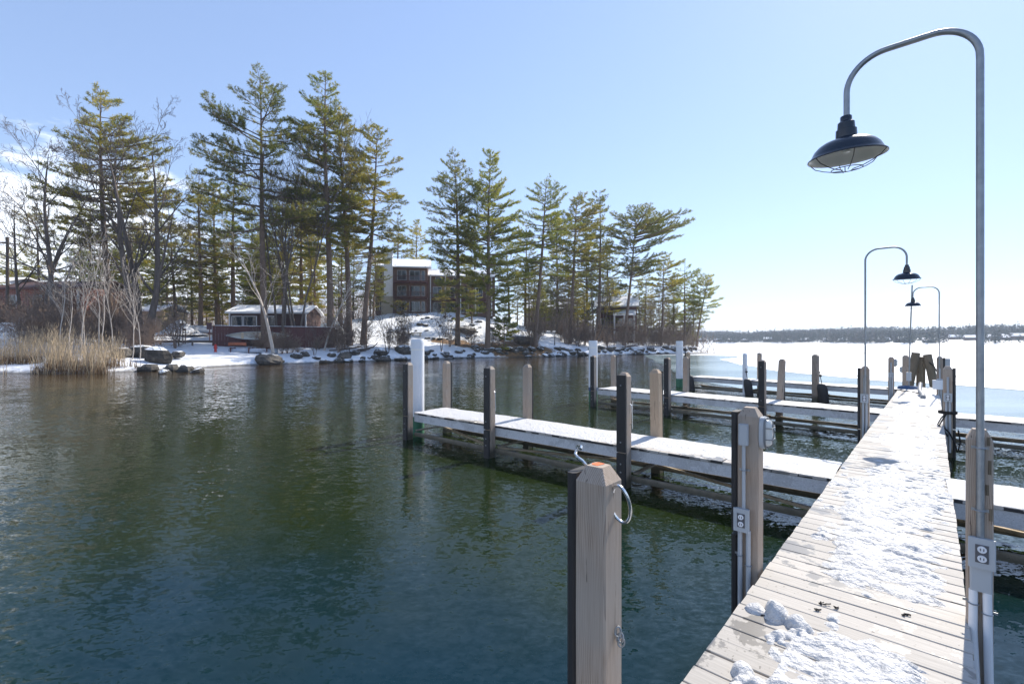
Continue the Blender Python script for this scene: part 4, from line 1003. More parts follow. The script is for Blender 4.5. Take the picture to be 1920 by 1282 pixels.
# stone picnic bench on the slope
x, y = xat(781, 73), 73; t = thing('stone_bench', 'small stone bench on the snowy slope below the lodge', 'bench', (x, y, gz(x, y)-.05), R(10))
MB().box((0, 0, .55), (1.7, .6, .14)).build('seat', 'cream_wall', t)
for dx in (-.55, .55): MB().box((dx, 0, .24), (.22, .5, .5)).build('leg', 'cream_wall', t)
# utility pole with wires
x, y = xat(14, 52), 52; z = gz(x, y)
t = thing('utility_pole', 'weathered wooden utility pole with wires strung over the lot', 'pole', (x, y, z))
MB().tube([(0, 0, -.5), (0, 0, 10.9)], [.17, .13], 10).build('pole', 'bark_grey', t)
MB().box((0, 0, 10.2), (2.0, .12, .14), R(60)).build('crossarm', 'bark_grey', t)
for k, (z1, x2, y2, z2) in enumerate(((10.2, 30, 24, 9.6), (9.3, 30, 24, 8.4), (10.4, -30, 6, 11))):
    pts = [(x2*u_, y2*u_, z1+(z2-z1)*u_-4*.7*u_*(1-u_)) for u_ in np.linspace(0, 1, 12)]
    MB().tube(pts, .018, 4).build('wire', 'white_trim', t)

# ------------------------------------------------------------------ ROCKS
def rock_mesh(seed, ns=12, nr=8):
    r = random.Random(seed); vs = []; ax = (r.uniform(.8, 1.3), r.uniform(.7, 1.1), r.uniform(.5, .8))
    planes = [(Vector((r.gauss(0, 1), r.gauss(0, 1), r.gauss(0, 1))).normalized(), r.uniform(.62, .9)) for _ in range(9)]
    for i in range(nr+1):
        th_ = math.pi*i/nr
        for j in range(ns):
            ph = 2*math.pi*j/ns; d = Vector((math.sin(th_)*math.cos(ph), math.sin(th_)*math.sin(ph), math.cos(th_))); k = 1
            for p, o in planes:
                q = d.dot(p)
                if q > o: k = min(k, o/q)
            k *= 1+r.uniform(-.03, .03); vs.append((d.x*k*ax[0], d.y*k*ax[1], d.z*k*ax[2]))
    return MB().add(vs, [(i*ns+j, (i+1)*ns+j, (i+1)*ns+(j+1) % ns, i*ns+(j+1) % ns) for i in range(nr) for j in range(ns)]).mesh('boulder', 'rock', False)
RM = [rock_mesh(s) for s in range(9)]
def rock(x, y, s, label, group, dz=0, sx=1, rz=None, sz=1, nm='boulder'):
    o = obj(nm, rnd.choice(RM), None, (x, y, max(gz(x, y), -.1)+dz), (rnd.uniform(-.2, .2), rnd.uniform(-.2, .2), rnd.uniform(0, 6.28) if rz is None else rz)); o.scale = (s*sx, s, s*sz)
    tag(o, label, 'rock', group)
for (px, py, s, sx, sz, dz, lab) in ((262, 688, 1.5, 1.7, .55, .5, 'long flat slab of rock leaning up among the reeds'), (292, 690, 1.6, 1.5, .6, .45, 'long grey slab beside the snowy landing'), (245, 676, 1.3, 1.7, .7, .8, 'upper blocky slab behind the leaning slabs'),
                            (318, 694, .9, 1.3, .7, .15, 'snow topped boulder between slab and landing'), (345, 695, 1.0, 1.3, .7, .1, 'dark boulder with snow cap at the water edge'), (368, 696, .85, 1.3, .5, 0, 'rounded pale boulder awash at the tip of the landing'), (305, 699, .7, 1.2, .6, .0, 'brown boulder low in the water near the reeds'), (222, 690, 1.1, 1.6, .6, .3, 'tan slab at the reed edge'), (275, 694, 1.0, 1.5, .6, .2, 'lower snow edged slab between the two long ones'), (330, 686, .9, 1.5, .5, .4, 'flat slab bedded in the snow of the landing')):
    x, y = at(px, py+2); rock(x-.3, y+.6, s*.72, lab, 'slabs and boulders by the landing', dz*.7+.1, sx*.8, R(20), sz*1.9)
RL = ['beside the snowy landing', 'below the brown fence', 'below the lodge slope', 'under the dark pine', 'under the leaning pine', 'below the shore house', 'at the tip of the point']
segs = [((-24.5, 46.3), (-22.1, 48.7)), ((-22.1, 48.7), (-16.4, 55.5)), ((-16.4, 55.5), (-8, 64.5)), ((-8, 64.5), (3.2, 71.4)), ((3.2, 71.4), (17, 81.5)), ((17, 81.5), (29.3, 88.8)), ((29.3, 88.8), (38, 94))]
for (a, b) in segs:
    L_ = math.hypot(b[0]-a[0], b[1]-a[1]); n = int(L_*2.2)
    for i in range(n):
        u = rnd.random(); off = rnd.uniform(-.5, 1.9); nx_, ny_ = -(b[1]-a[1])/L_, (b[0]-a[0])/L_
        x = a[0]+(b[0]-a[0])*u+nx_*off; y = a[1]+(b[1]-a[1])*u+ny_*off
        big = a[0] < -8 and rnd.random() < .22
        rock(x, y, rnd.uniform(.8, 1.35) if big else rnd.uniform(.3, .8), 'large dark boulder at the foot of the wooded bank' if big else ('snow capped dark rock at the waterline %s' % RL[segs.index((a, b))]), 'boulders along the wooded shore' if big else 'rocks %s' % RL[segs.index((a, b))], rnd.uniform(-.1, .2), 1.2)
for i in range(46):
    x = rnd.uniform(-21, -3); y = rnd.uniform(72, 83)
    rock(x, y, rnd.uniform(.2, .55), 'rock poking through snow on the slope below the lodge', 'rocks on the slope below the lodge', .0, 1.2)
x, y = xat(915, 75), 75
rock(x-4, y+2, 1.5, 'broad ledge of rock left of the dark pine', 'ledges under the dark pine', .1, 1.6); rock(x+6, y+3, 1.6, 'broad ledge of rock right of the dark pine', 'ledges under the dark pine', .1, 1.6)

# ------------------------------------------------------------------ TREES
def prisms(P0, P1, R0, R1, k=3):
    P0 = np.asarray(P0, float); P1 = np.asarray(P1, float); R0 = np.asarray(R0, float); R1 = np.asarray(R1, float)
    d = P1-P0; d /= np.linalg.norm(d, axis=1, keepdims=True)+1e-9
    ref = np.where(np.abs(d[:, 2:3]) < .9, np.array([[0, 0, 1.]]), np.array([[1., 0, 0]]))
    a = np.cross(d, ref); a /= np.linalg.norm(a, axis=1, keepdims=True)+1e-9; b = np.cross(d, a)
    n = len(P0); V = np.zeros((n, 2*k, 3))
    for j in range(k):
        t = 2*math.pi*j/k; o = a*math.cos(t)+b*math.sin(t)
        V[:, j] = P0+o*R0[:, None]; V[:, k+j] = P1+o*R1[:, None]
    base = (np.arange(n)*2*k)[:, None]; Q = np.concatenate([base+np.array([[j, (j+1) % k, k+(j+1) % k, k+j]]) for j in range(k)], 0)
    return V.reshape(-1, 3), Q
def path_mesh(name, pts, rad, k, mat):
    return MB().tube(pts, rad, k, False).mesh(name, mat, True)
def pine_meshes(seed, H, cb, Rm, lean=(0, 0), dens=1.0, flat=False, mat='needles_olive', up=0.0, spars=.25, asym=None, trunk_r=None, two=False):
    r = np.random.default_rng(seed)
    tr = trunk_r or (.012*H+.05)
    n = 12; ts = np.linspace(0, 1, n); ph = r.uniform(0, 6, 2); amp = .010*H
    def tp(t): return np.array([lean[0]*t**1.15+amp*math.sin(t*4+ph[0])*t, lean[1]*t+amp*math.sin(t*3.4+ph[1])*t, H*t])
    trunk = path_mesh('trunk', [tp(t)-(np.array([0, 0, .6]) if t == 0 else 0) for t in ts], [max(.03, tr*(1-t)**.8*(1.25 if t == 0 else 1)) for t in ts], 9, 'bark_pine')
    P0, P1, R0, R1 = [], [], [], []; TP, TD, TL = [], [], []
    t = cb; az = r.uniform(0, 6.28)
    prefer = r.uniform(0, 6.28)
    while t < .992:
        u = (t-cb)/(1-cb)
        if flat: prof = .55+.75*u-1.15*max(0, u-.82)*4.0; prof = max(prof, .2)
        else: prof = (1-u)**.62*(.50+.75*min(1, u*2.6))+.05
        k = r.integers(3, 6) if u > .12 else r.integers(1, 4)
        for j in range(k):
            if r.random() < (spars+.06)*(.6 if u > .5 else 1): continue
            a = az+6.283*j/k+r.uniform(-.5, .5)
            L = Rm*prof*(r.uniform(.45, 1.3) if r.random() > .12 else r.uniform(.2, .45))*(1+.28*math.cos(a-prefer))
            if asym is not None: L *= 1+asym[1]*math.cos(a-asym[0])
            if L < .25: L = .25
            el = (-.12+.62*u**1.3+up)+r.normal(0, .13)
            if flat: el = .05+.25*u+r.uniform(-.1, .15)
            p = tp(t); d = np.array([math.cos(a)*math.cos(el), math.sin(a)*math.cos(el), math.sin(el)]); m = 6
            br = max(.014, .016*L+.01*(1-u)); pts = [p]
            curl = r.uniform(.02, .11) if not flat else r.uniform(0, .04)
            for i in range(m):
                d = d+np.array([r.normal(0, .05), r.normal(0, .05), curl*(1 if i > 1 else -.3)]); d /= np.linalg.norm(d)
                q = pts[-1]+d*L/m; P0.append(pts[-1]); P1.append(q); R0.append(br*(1-i/m)+.010); R1.append(br*(1-(i+1)/m)+.010); pts.append(q)
            pts = np.array(pts); ns = max(3, int(L/.25*dens))
            for i in range(ns):
                s = .22+.78*(i+r.random())/ns; f = s*m; i0 = min(int(f), m-1); bp = pts[i0]+(pts[i0+1]-pts[i0])*(f-i0); bd = pts[i0+1]-pts[i0]; bd = bd/np.linalg.norm(bd)
                sl = (L*.34*(1-s)**.6+.32)*r.uniform(.6, 1.15); sg = 1 if i % 2 else -1; an = sg*r.uniform(.5, 1.15)
                sd = np.array([bd[0]*math.cos(an)-bd[1]*math.sin(an), bd[0]*math.sin(an)+bd[1]*math.cos(an), bd[2]*.6+r.normal(.1, .12)]); sd /= np.linalg.norm(sd)
                e = bp+sd*sl+np.array([0, 0, .08*sl]); P0.append(bp); P1.append(e); R0.append(.011); R1.append(.006)
                nt = max(2, int(sl/.17)); 
                for q_ in range(nt): w_ = .3+.7*(q_+r.random())/nt; TP.append(bp+(e-bp)*w_); TD.append(sd); TL.append((u, r.random()))
            for q_ in range(3): TP.append(pts[-1]-bd*.12*q_); TD.append(bd); TL.append((u, r.random()))
        az += 2.4; t += (r.uniform(.35, .62)+(.35 if r.random() < .16 else 0))/H*(1.15 if not flat else 1.0)
    # dead stubs below the crown
    for i in range(int(10+cb*22)):
        t_ = r.uniform(.25*cb+.12, max(cb, .2)); p = tp(t_); a = r.uniform(0, 6.28); L = r.uniform(.4, 2.2); d = np.array([math.cos(a), math.sin(a), r.uniform(-.15, .3)])
        q1 = p+d*L*.5; q2 = q1+(d+np.array([r.normal(0, .2), r.normal(0, .2), -.1]))*L*.5; P0 += [p, q1]; P1 += [q1, q2]; R0 += [.03, .02]; R1 += [.02, .008]
    V, Q = prisms(P0, P1, R0, R1, 3); limbs = mesh_np('limbs', V, Q, None, 'bark_pine')
    TP = np.array(TP); TD = np.array(TD); TL = np.array(TL); n = len(TP); K = 8
    D_ = TD[:, None, :]*.55+r.normal(0, .55, (n, K, 3)); D_[:, :, 2] += .22; D_ /= np.linalg.norm(D_, axis=2, keepdims=True)
    ln = r.uniform(.20, .38, (n, K, 1)); sd = np.cross(D_, r.normal(0, 1, (n, K, 3))); sd /= np.linalg.norm(sd, axis=2, keepdims=True); wd = r.uniform(.042, .070, (n, K, 1))
    b0 = TP[:, None, :]+r.normal(0, .03, (n, K, 3)); V = np.stack([b0-sd*wd*.5, b0+sd*wd*.5+D_*ln*.35, b0+D_*ln], 2).reshape(-1, 3)
    cl = .5*TL[:, 1]+.5*vnoise(TP[:, 0]*.7+20, TP[:, 2]*.7+TP[:, 1]*.5, seed); tint = np.clip(np.repeat(cl, K*3)+r.normal(0, .08, n*K*3), 0, 1)
    crown = mesh_np('crown', V, None, np.arange(len(V)).reshape(-1, 3), mat, False, tint)
    return trunk, limbs, crown
def place_tree(ms, x, y, z, label, name, cat='tree', sc=1, rz=0, group=None, names=('trunk', 'limbs', 'crown')):
    t = thing(name, label, cat, (x, y, z), rz, group); t.scale = (sc, sc, sc)
    for nm, me in zip(names, ms):
        o = obj(nm, me, t)
        if nm in ('limbs', 'twigs', 'crown'): o['kind'] = 'stuff'
    return t
# (base px, depth, top px, top y, crown-foot y, half width px, material, flat, label, extra)
PINES = [
 (208, 52, 182, 165, 470, 105, 'needles_olive', 0, 'tall yellow-green pine standing left of the big bare tree behind the birches', dict(spars=.22)),
 (497, 54, 484, 148, 420, 105, 'needles_blue', 0, 'tall open pine with sparse drooping boughs rising behind the cabin', dict(spars=.34)),
 (620, 59, 612, 133, 440, 72, 'needles_green', 0, 'tallest pine, straight pale trunk left of the white birch, pointed top', dict(dens=1.2, spars=.15)),
 (655, 62, 640, 215, 430, 90, 'needles_olive', 0, 'broad pine with leaning dark trunk right of the tallest pine', dict(dens=1.15, spars=.15)),
 (681, 64, 712, 236, 470, 88, 'needles_olive', 0, 'broad shouldered pine beside the lodge chimney', dict(dens=1.1, spars=.2)),
 (858, 70, 856, 288, 585, 68, 'needles_blue', 0, 'slender blue-green pine standing before the lodge', dict(spars=.22)),
 (914, 69, 921, 283, 575, 72, 'needles_green', 0, 'dense dark pine with black trunk at the water by the rock ledges', dict(dens=1.35, spars=.08, up=.15)),
 (1003, 76, 1028, 331, 500, 62, 'needles_green', 0, 'leaning pine with pointed top right of the dark pine', dict(spars=.2)),
 (1068, 84, 1085, 366, 520, 58, 'needles_olive', 0, 'rounded yellowish pine between the leaning pine and the shore house', dict(dens=1.2, spars=.15)),
 (1122, 92, 1127, 357, 500, 50, 'needles_blue', 0, 'thin topped pine rising over the shore house roof', dict(spars=.25)),
 (1170, 90, 1196, 402, 520, 66, 'needles_blue', 1, 'windswept flat topped pine leaning right above the shore house', dict(spars=.15)),
 (1240, 95, 1247, 478, 570, 42, 'needles_olive', 0, 'low thin pine right of the windswept pine', dict(spars=.3)),
 (1283, 97, 1286, 487, 580, 36, 'needles_green', 0, 'ragged small pine near the end of the point', dict(spars=.35)),
 (1306, 98, 1328, 511, 600, 42, 'needles_blue', 0, 'last pine on the tip of the point, leaning out over the ice', dict(spars=.2)),
]
for i, (pb_, Y, pt, ty, cy, hw, mt, fl_, lab, ex) in enumerate(PINES):
    x = xat(pb_, Y); z = gz(x, Y); H = (640-ty)*Y/880.+EYE-z; zc = (640-cy)*Y/880.+EYE-z
    ms = pine_meshes(1000+i, H, max(.10, zc/H*.84), hw*Y/880.*1.06, ((pt-pb_)/880.*Y, 0), mat=mt, flat=bool(fl_), **ex)
    place_tree(ms, x, Y, z, lab, 'pine_tree')
# background pines share four meshes
BG = [pine_meshes(2000+i, 20, .16, 4.4, (rnd.uniform(-.8, .8), 0), mat=mt, dens=.85, spars=.2) for i, mt in enumerate(('needles_olive', 'needles_green', 'needles_blue', 'needles_olive'))]
for i, (px, Y, ty, lab) in enumerate([
 (75, 70, 390, 'backdrop pine above the brick house roof'),
 (168, 74, 360, 'backdrop pine left of the tall yellow-green pine'), (330, 66, 400, 'small pine over the snow heap'), (376, 64, 318, 'slim pine left of the cabin with bright green top'),
 (408, 70, 345, 'pine directly left of the cabin roof'), (437, 66, 300, 'tall backdrop pine behind the cabin corner'), (530, 72, 360, 'pine over the middle of the cabin roof'), (565, 70, 330, 'pine in shade behind the grey stems'),
 (590, 68, 430, 'low green pine right of the cabin'), (640, 74, 440, 'low backdrop pine left of the lodge'), (700, 78, 470, 'young pine touching the lodge wall'), (745, 98, 398, 'pine peeking over the lodge roof by the chimney'), (782, 100, 410, 'pine standing behind the joint of the lodge roofs'),
 (890, 100, 400, 'pine behind the right end of the lodge'), (955, 92, 440, 'backdrop pine between dark pine and leaning pine'), (985, 100, 420, 'distant pine left of the leaning pine'), (1045, 102, 400, 'backdrop pine behind the rounded pine'), (1100, 106, 420, 'backdrop pine left of the shore house'),
 (1145, 110, 440, 'pine behind the porch of the shore house'), (1210, 104, 500, 'backdrop pine right of the windswept trunk'), (1262, 106, 510, 'thin backdrop pine between the two ragged ones'), (1300, 108, 530, 'small backdrop pine near the point'), (290, 84, 430, 'distant pine seen through the bare crown'), (475, 84, 400, 'distant pine seen past the tall open pine')]):
    x = xat(px, Y); z = gz(x, Y); H = (640-ty)*Y/880.+EYE-z
    place_tree(BG[i % 4], x, Y, z-.1, lab, 'pine_tree', sc=H/20., rz=rnd.uniform(0, 6.28))
for i in range(62):
    px = rnd.choice((rnd.uniform(300, 700), rnd.uniform(-60, 700), rnd.uniform(960, 1310), rnd.uniform(990, 1310))); Y = np.interp(px, [0, 560, 1000, 1310], [68, 78, 96, 106])+rnd.uniform(-2, 14); x = xat(px, Y); z = gz(x, Y)
    place_tree(BG[i % 4], x, Y, z-.1, 'one of the shaded pines filling the woods behind the front row', 'pine_tree', sc=rnd.uniform(.62, 1.0)*(1 if px < 800 else np.interp(px, [960, 1130, 1310], [.86, .72, .5])), rz=rnd.uniform(0, 6.28), group='pines filling the woods')
for (px, Y, H, lab) in ((885, 80, 10.5, 'young pine hiding the right end of the lodge'), (835, 81, 7.5, 'small pine in front of the lodge windows'), (694, 80, 9, 'young pine against the left wall of the lodge'), (1022, 90, 9, 'small pine before the grey cottage'), (1095, 92, 10, 'small pine left of the shore house')):
    x = xat(px, Y); place_tree(BG[(px // 7) % 4], x, Y, gz(x, Y)-.1, lab, 'pine_tree', sc=H/20., rz=rnd.uniform(0, 6.28))
# small dense conifer and low juniper mats at the shore
ms = pine_meshes(3001, 7.6, .06, 2.3, mat='needles_green', dens=1.9, spars=.0, trunk_r=.1, up=.1)
x, y = xat(945, 70.5), 70.5; place_tree(ms, x, y, gz(x, y)-.2, 'small dense young conifer growing right beside the dark pine trunk', 'young_conifer')
x, y = xat(1002, 74.5), 74.5
# bare trees
def bare_mesh(seed, H, spread, mat, stems=1, levels=4, r0=None, lean=(0, 0), first=.3, kids=(9, 6, 5, 4), up=.5, thin=1.0, low_fork=False):
    r = random.Random(seed); P0, P1, R0, R1 = [], [], [], []
    trunkP = []
    def grow(p, d, L, rad, lev, trunk=False):
        n = 7 if lev == 0 else (5 if lev == 1 else 3); pts = [p]; rr = [rad]
        for i in range(n):
            w = .07 if lev == 0 else .11
            d = (d+Vector((r.gauss(0, w), r.gauss(0, w), r.gauss(0, w)+(.05*up if lev else .04)))).normalized()
            pts.append(pts[-1]+d*L/n); rr.append(max(.008*thin+.004, rad*(1-(i+1)/n*(.95 if lev == 0 else .88))**(.8 if lev == 0 else 1)))
        if lev == 0: trunkP.append((pts, rr))
        else:
            for i in range(n): P0.append(pts[i]); P1.append(pts[i+1]); R0.append(rr[i]); R1.append(rr[i+1])
        if lev >= levels: return
        k = kids[min(lev, len(kids)-1)]
        for j in range(k):
            f = (first if lev == 0 else .2)+(1-(first if lev == 0 else .2))*(j+r.random())/k; f = min(f, .985); i0 = int(f*n); u = f*n-i0
            q = pts[i0].lerp(pts[i0+1], u); dd_ = (pts[i0+1]-pts[i0]).normalized()
            ax = Vector((r.gauss(0, 1), r.gauss(0, 1), r.gauss(0, .4))).normalized(); ang = r.uniform(.45, .95)*(spread if lev == 0 else 1)
            nd = (dd_*math.cos(ang)+dd_.cross(ax).normalized()*math.sin(ang)); nd = (nd+Vector((0, 0, .18*up))).normalized()
            ll = L*(1-f*.62)*r.uniform(.42, .68) if lev == 0 else L*(1-f*.4)*r.uniform(.38, .62)
            grow(q, nd, ll, max(.010, rr[i0]*(.55 if lev else .5)), lev+1)
    r0 = r0 or H*.011+.03
    for s in range(stems):
        a = 6.283*s/stems+r.uniform(-.5, .5); o = .0 if stems == 1 else r0*1.1
        tilt = 0 if stems == 1 else r.uniform(.06, .24)
        d = Vector((math.cos(a)*tilt+lean[0]/H, math.sin(a)*tilt*.7+lean[1]/H, 1)).normalized()
        grow(Vector((math.cos(a)*o, math.sin(a)*o, -.4)), d, H*(1 if s == 0 else r.uniform(.75, .97))*1.02, r0, 0)
    tm = MB()
    for pts, rr in trunkP: tm.tube(pts, rr, 8, False)
    V, Q = prisms([tuple(p) for p in P0], [tuple(p) for p in P1], R0, R1, 3)
    return tm.mesh('trunk', mat, True), mesh_np('limbs', V, Q, None, mat)
BARE = [
 (98, 47, 85, 205, 1.15, 'bark_grey', 2, 'tall bare tree with fanning upright limbs at the far left', dict(kids=(12, 7, 5, 4), first=.2, r0=.28)),
 (262, 48, 285, 198, 1.0, 'bark_grey', 3, 'big bare tree with several thick dark stems right of the yellow-green pine', dict(kids=(9, 7, 5, 4), first=.25, r0=.36)),
 (283, 49, 350, 330, 1.1, 'bark_grey', 1, 'crooked bare tree leaning right out of the big stems', dict(kids=(8, 6, 5, 3), first=.3, r0=.22)),
 (40, 50, 20, 330, 1.1, 'bark_grey', 1, 'arching bare tree by the utility pole', dict(kids=(9, 6, 5, 3), r0=.2)),
 (533, 56, 520, 250, .75, 'bark_grey', 4, 'clump of slim grey upright stems in front of the cabin', dict(kids=(12, 6, 4), levels=3, first=.35, r0=.16, up=1.4)),
 (555, 57, 565, 225, .7, 'bark_grey', 3, 'second clump of slim grey stems reaching beside the tallest pine', dict(kids=(12, 6, 4), levels=3, first=.35, r0=.15, up=1.4)),
 (515, 48.5, 478, 440, .8, 'bark_birch', 1, 'white birch leaning left from the bank below the cabin', dict(kids=(9, 5, 4), levels=3, r0=.19)),
 (606, 54.5, 655, 470, .8, 'bark_birch', 1, 'pale birch leaning right across the tallest pine trunk', dict(kids=(8, 5, 4), levels=3, r0=.13)),
 (1110, 84, 1150, 470, .9, 'bark_grey', 3, 'leaning bare maple clump before the shore house', dict(kids=(9, 6, 4), levels=3, r0=.12)),
 (1060, 82, 1075, 500, .9, 'bark_brown', 3, 'bare brown clump under the rounded pine', dict(kids=(9, 6, 4), levels=3, r0=.1)),
 (1238, 93, 1250, 520, .9, 'bark_brown', 3, 'hazy brown bare tree near the end of the point', dict(kids=(9, 6, 5), levels=3, r0=.1)),
 (1205, 93, 1210, 540, .9, 'bark_brown', 3, 'hazy brown bare tree right of the shore house', dict(kids=(9, 6, 5), levels=3, r0=.1)),
 (1280, 95.5, 1300, 555, .9, 'bark_grey', 4, 'low bare clump leaning off the tip of the point', dict(kids=(8, 6, 4), levels=3, r0=.09)),
]
for i, (pb_, Y, pt, ty, sp, mt, st, lab, ex) in enumerate(BARE):
    x = xat(pb_, Y); z = gz(x, Y); H = (640-ty)*Y/880.+EYE-z
    ms = bare_mesh(4000+i, H*(.84 if 'bare tree' in lab or 'clump' in lab else .95), sp, mt, st, lean=((pt-pb_)/880.*Y, 0), **ex)
    place_tree(ms, x, Y, z, lab, 'birch_tree' if 'birch' in lab else 'bare_tree', names=('trunk', 'limbs'))
BR = [bare_mesh(5000+i, 10, .7, 'bark_birch', 1, 3, .06, (rnd.uniform(-.8, .8), 0), .3, (8, 3, 2), 1.2) for i in range(4)]
SAP = [bare_mesh(5100+i, 6, .8, 'bark_grey', 2+i % 2, 3, .05, (0, 0), .2, (8, 4, 3), 1.0) for i in range(3)]
SHR = [bare_mesh(5200+i, 4, 1.3, 'bark_brown', 6, 3, .035, (0, 0), .12, (8, 5, 4), .8) for i in range(4)]
for i, (px, Y, H, lab) in enumerate([(128, 38, 8, 'thin white birch farthest left in the reeds'), (150, 39, 9.5, 'white birch with twin bend among the reeds'), (162, 38, 7, 'short white birch in the middle of the reeds'), (183, 40, 10, 'tall slim white birch right of the reed middle'),
        (190, 38.5, 7.5, 'crooked white birch close to the tall slim one'), (212, 40, 8.5, 'white birch left of the leaning slabs'), (247, 38.8, 7, 'white birch rooted at the slabs and leaning left'), (262, 39.3, 7.6, 'white birch rising from the slabs leaning right'), (110, 41, 9, 'faint white birch behind the reeds before the brick house')]):
    x = xat(px, Y); place_tree(BR[i % 4], x, Y, gz(x, Y)-.1, lab, 'birch_tree', sc=H/10., rz=rnd.uniform(0, 6.28), names=('trunk', 'limbs'))
for i, (px, Y, H, lab) in enumerate([(727, 58.5, 7, 'slim bare sapling on the bank left of the first white piling'), (765, 62, 5.5, 'small sapling between the white piling and slim sapling'), (828, 65, 6.5, 'forked bare sapling left of the blue-green pine'), (655, 56, 4.5, 'leaning sapling by the driftwood'), (590, 52, 4, 'sapling at the fence end'),
        (980, 73, 5, 'sapling right of the young conifer'), (1040, 79, 6, 'sapling behind the rocks under the leaning pine'), (1082, 82, 6, 'slanting sapling before the shore house'), (1140, 84, 5, 'sapling beside the second white piling'), (1180, 88, 5, 'sapling below the windswept pine'), (1215, 90, 5, 'sapling near the third piling'), (305, 55, 5, 'sapling beside the snow heap'), (335, 50, 7, 'young bare tree by the meter posts')]):
    x = xat(px, Y); place_tree(SAP[i % 3], x, Y, gz(x, Y)-.1, lab, 'sapling', sc=H/6., rz=rnd.uniform(0, 6.28), names=('trunk', 'limbs'))
SL = [('tangled brown leafless shrub between the reeds and the brick house', 'shrubs before the brick house'), ('leafless twiggy shrub in front of the brown fence', 'shrubs before the fence'),
      ('low leafless shrub in the snow at the foot of the lodge slope', 'shrubs below the lodge'), ('leafless brown shrub on the bank of the wooded point', 'shrubs on the wooded point')]
for i in range(128):
    if i < 14: px = rnd.uniform(560, 640); Y = 54+rnd.uniform(-1, 5)+(px-560)*.05
    elif i < 50:
        px = rnd.uniform(985, 1300); Y = 73+(px-985)*.066+rnd.uniform(1.5, 9)
    elif i < 62: px = rnd.uniform(90, 330); Y = rnd.uniform(41, 60)
    elif i < 100: px = rnd.uniform(-20, 260); Y = rnd.uniform(42, 54)
    elif i < 114: px = rnd.uniform(630, 1000); Y = np.interp(px, [560, 700, 850, 1000], [50, 57, 67, 74])+rnd.uniform(0, 3)
    else: px = rnd.uniform(470, 560); Y = 50+rnd.uniform(0, 5)
    x = xat(px, Y)
    kk = 0 if px < 345 else 1 if px < 645 else 2 if px < 985 else 3
    big_ = (1.3 if i % 3 == 0 else .8) if 62 <= i < 100 else (.6 if (i < 14 or i >= 114) else 1)
    t = place_tree(SHR[i % 4], x, Y, gz(x, Y)-.1, SL[kk][0], 'bare_shrub', 'shrub', rnd.uniform(.5, 1.15)*big_, rnd.uniform(0, 6.28), SL[kk][1], ('stem', 'twigs'))
# evergreen round bush by the lodge
ms = pine_meshes(3003, 2.6, .05, 1.4, mat='needles_olive', dens=2.4, spars=0, trunk_r=.05, up=.2)
x, y = xat(753, 81.5), 81.5; place_tree(ms, x, y, gz(x, y)-.1, 'rounded golden bush in front of the lodge windows', 'evergreen_bush', 'bush')
# reeds
def reeds(name, n, xr_, yr_, h, label, mat='reed', plume=.25, seed=5, dens=None):
    r = np.random.default_rng(seed); px = r.uniform(xr_[0], xr_[1], n*3); Y = r.uniform(yr_[0], yr_[1], n*3); X = (px-960)/880*Y
    k = (fbm(X*.8, Y*.8, 77, 3) > .47) & (shore_dist(X, Y) > -.6); X = X[k][:n]; Y = Y[k][:n]; n = len(X); Z = np.maximum(ground(X, Y), -.1)
    hh = r.uniform(.45, 1.0, n)*h*(.55+.9*fbm(X*.5, Y*.5, 5, 2)); lx = r.normal(.06, .20, n)*hh; ly = r.normal(0, .20, n)*hh; a = r.uniform(0, 3.14, n); w = r.uniform(.008, .016, n)
    c, s = np.cos(a)*w, np.sin(a)*w
    b1 = np.stack([X-c, Y-s, Z], -1); b2 = np.stack([X+c, Y+s, Z], -1); m1 = np.stack([X-c*.7+lx*.4, Y-s*.7+ly*.4, Z+hh*.6], -1); m2 = np.stack([X+c*.7+lx*.4, Y+s*.7+ly*.4, Z+hh*.6], -1); tp = np.stack([X+lx, Y+ly, Z+hh], -1)
    V = np.stack([b1, b2, m2, m1, tp], 1).reshape(-1, 3); i = np.arange(n)*5
    Q = np.stack([i, i+1, i+2, i+3], -1); T = np.stack([i+3, i+2, i+4], -1)
    # feathery heads
    pk = r.random(n) < plume; P = tp[pk]; L = np.stack([lx[pk], ly[pk], hh[pk]], -1); L /= np.linalg.norm(L, axis=1, keepdims=True); m_ = len(P)
    side = r.normal(0, 1, (m_, 3)); side = np.cross(L, side); side /= np.linalg.norm(side, axis=1, keepdims=True); pv = np.stack([P-L*.12, P+side*.045+L*.05, P+L*.24+side*.03], 1).reshape(-1, 3)
    o = len(V); V = np.vstack([V, pv]); T = np.vstack([T, o+np.arange(m_*3).reshape(-1, 3)])
    ob = obj(name, mesh_np(name, V, Q, T, mat)); tag(ob, label, 'reeds', kind='stuff')
reeds('reeds', 3800, (-250, 235), (33.3, 40), 2.3, 'tall dry tan reeds crowding the left bank in front of the birches', plume=.35)
reeds('dry_grass', 6000, (-250, 320), (33.4, 36.5), .8, 'low brown brush and dead stalks at the left waterline', 'leaf_litter', 0, 6)
# driftwood and brush along the wooded shore
for i in range(16):
    px = rnd.choice((rnd.uniform(590, 660), rnd.uniform(1130, 1250), rnd.uniform(640, 700))); 
    a = None
    Y = np.interp(px, [560, 700, 850, 1000, 1143, 1250], [50, 57, 66, 73, 83, 90])+rnd.uniform(0, 2); x = xat(px, Y); z = gz(x, Y)+.25; an = rnd.uniform(-.6, .6); L_ = rnd.uniform(1.5, 4)
    m = MB().tube([(-L_/2, 0, 0), (0, .1, .12), (L_/2, -.05, rnd.uniform(.1, .9))], [.09, .07, .03], 6); m.tube([(0, .1, .12), (L_*.2, .3, .5)], [.04, .02], 5)
    o = m.build('driftwood_branch', 'bark_grey', None, True, (x, Y, z), an); tag(o, 'bleached fallen branch lying over the rocks of the wooded shore', 'branch', 'fallen branches along the shore')
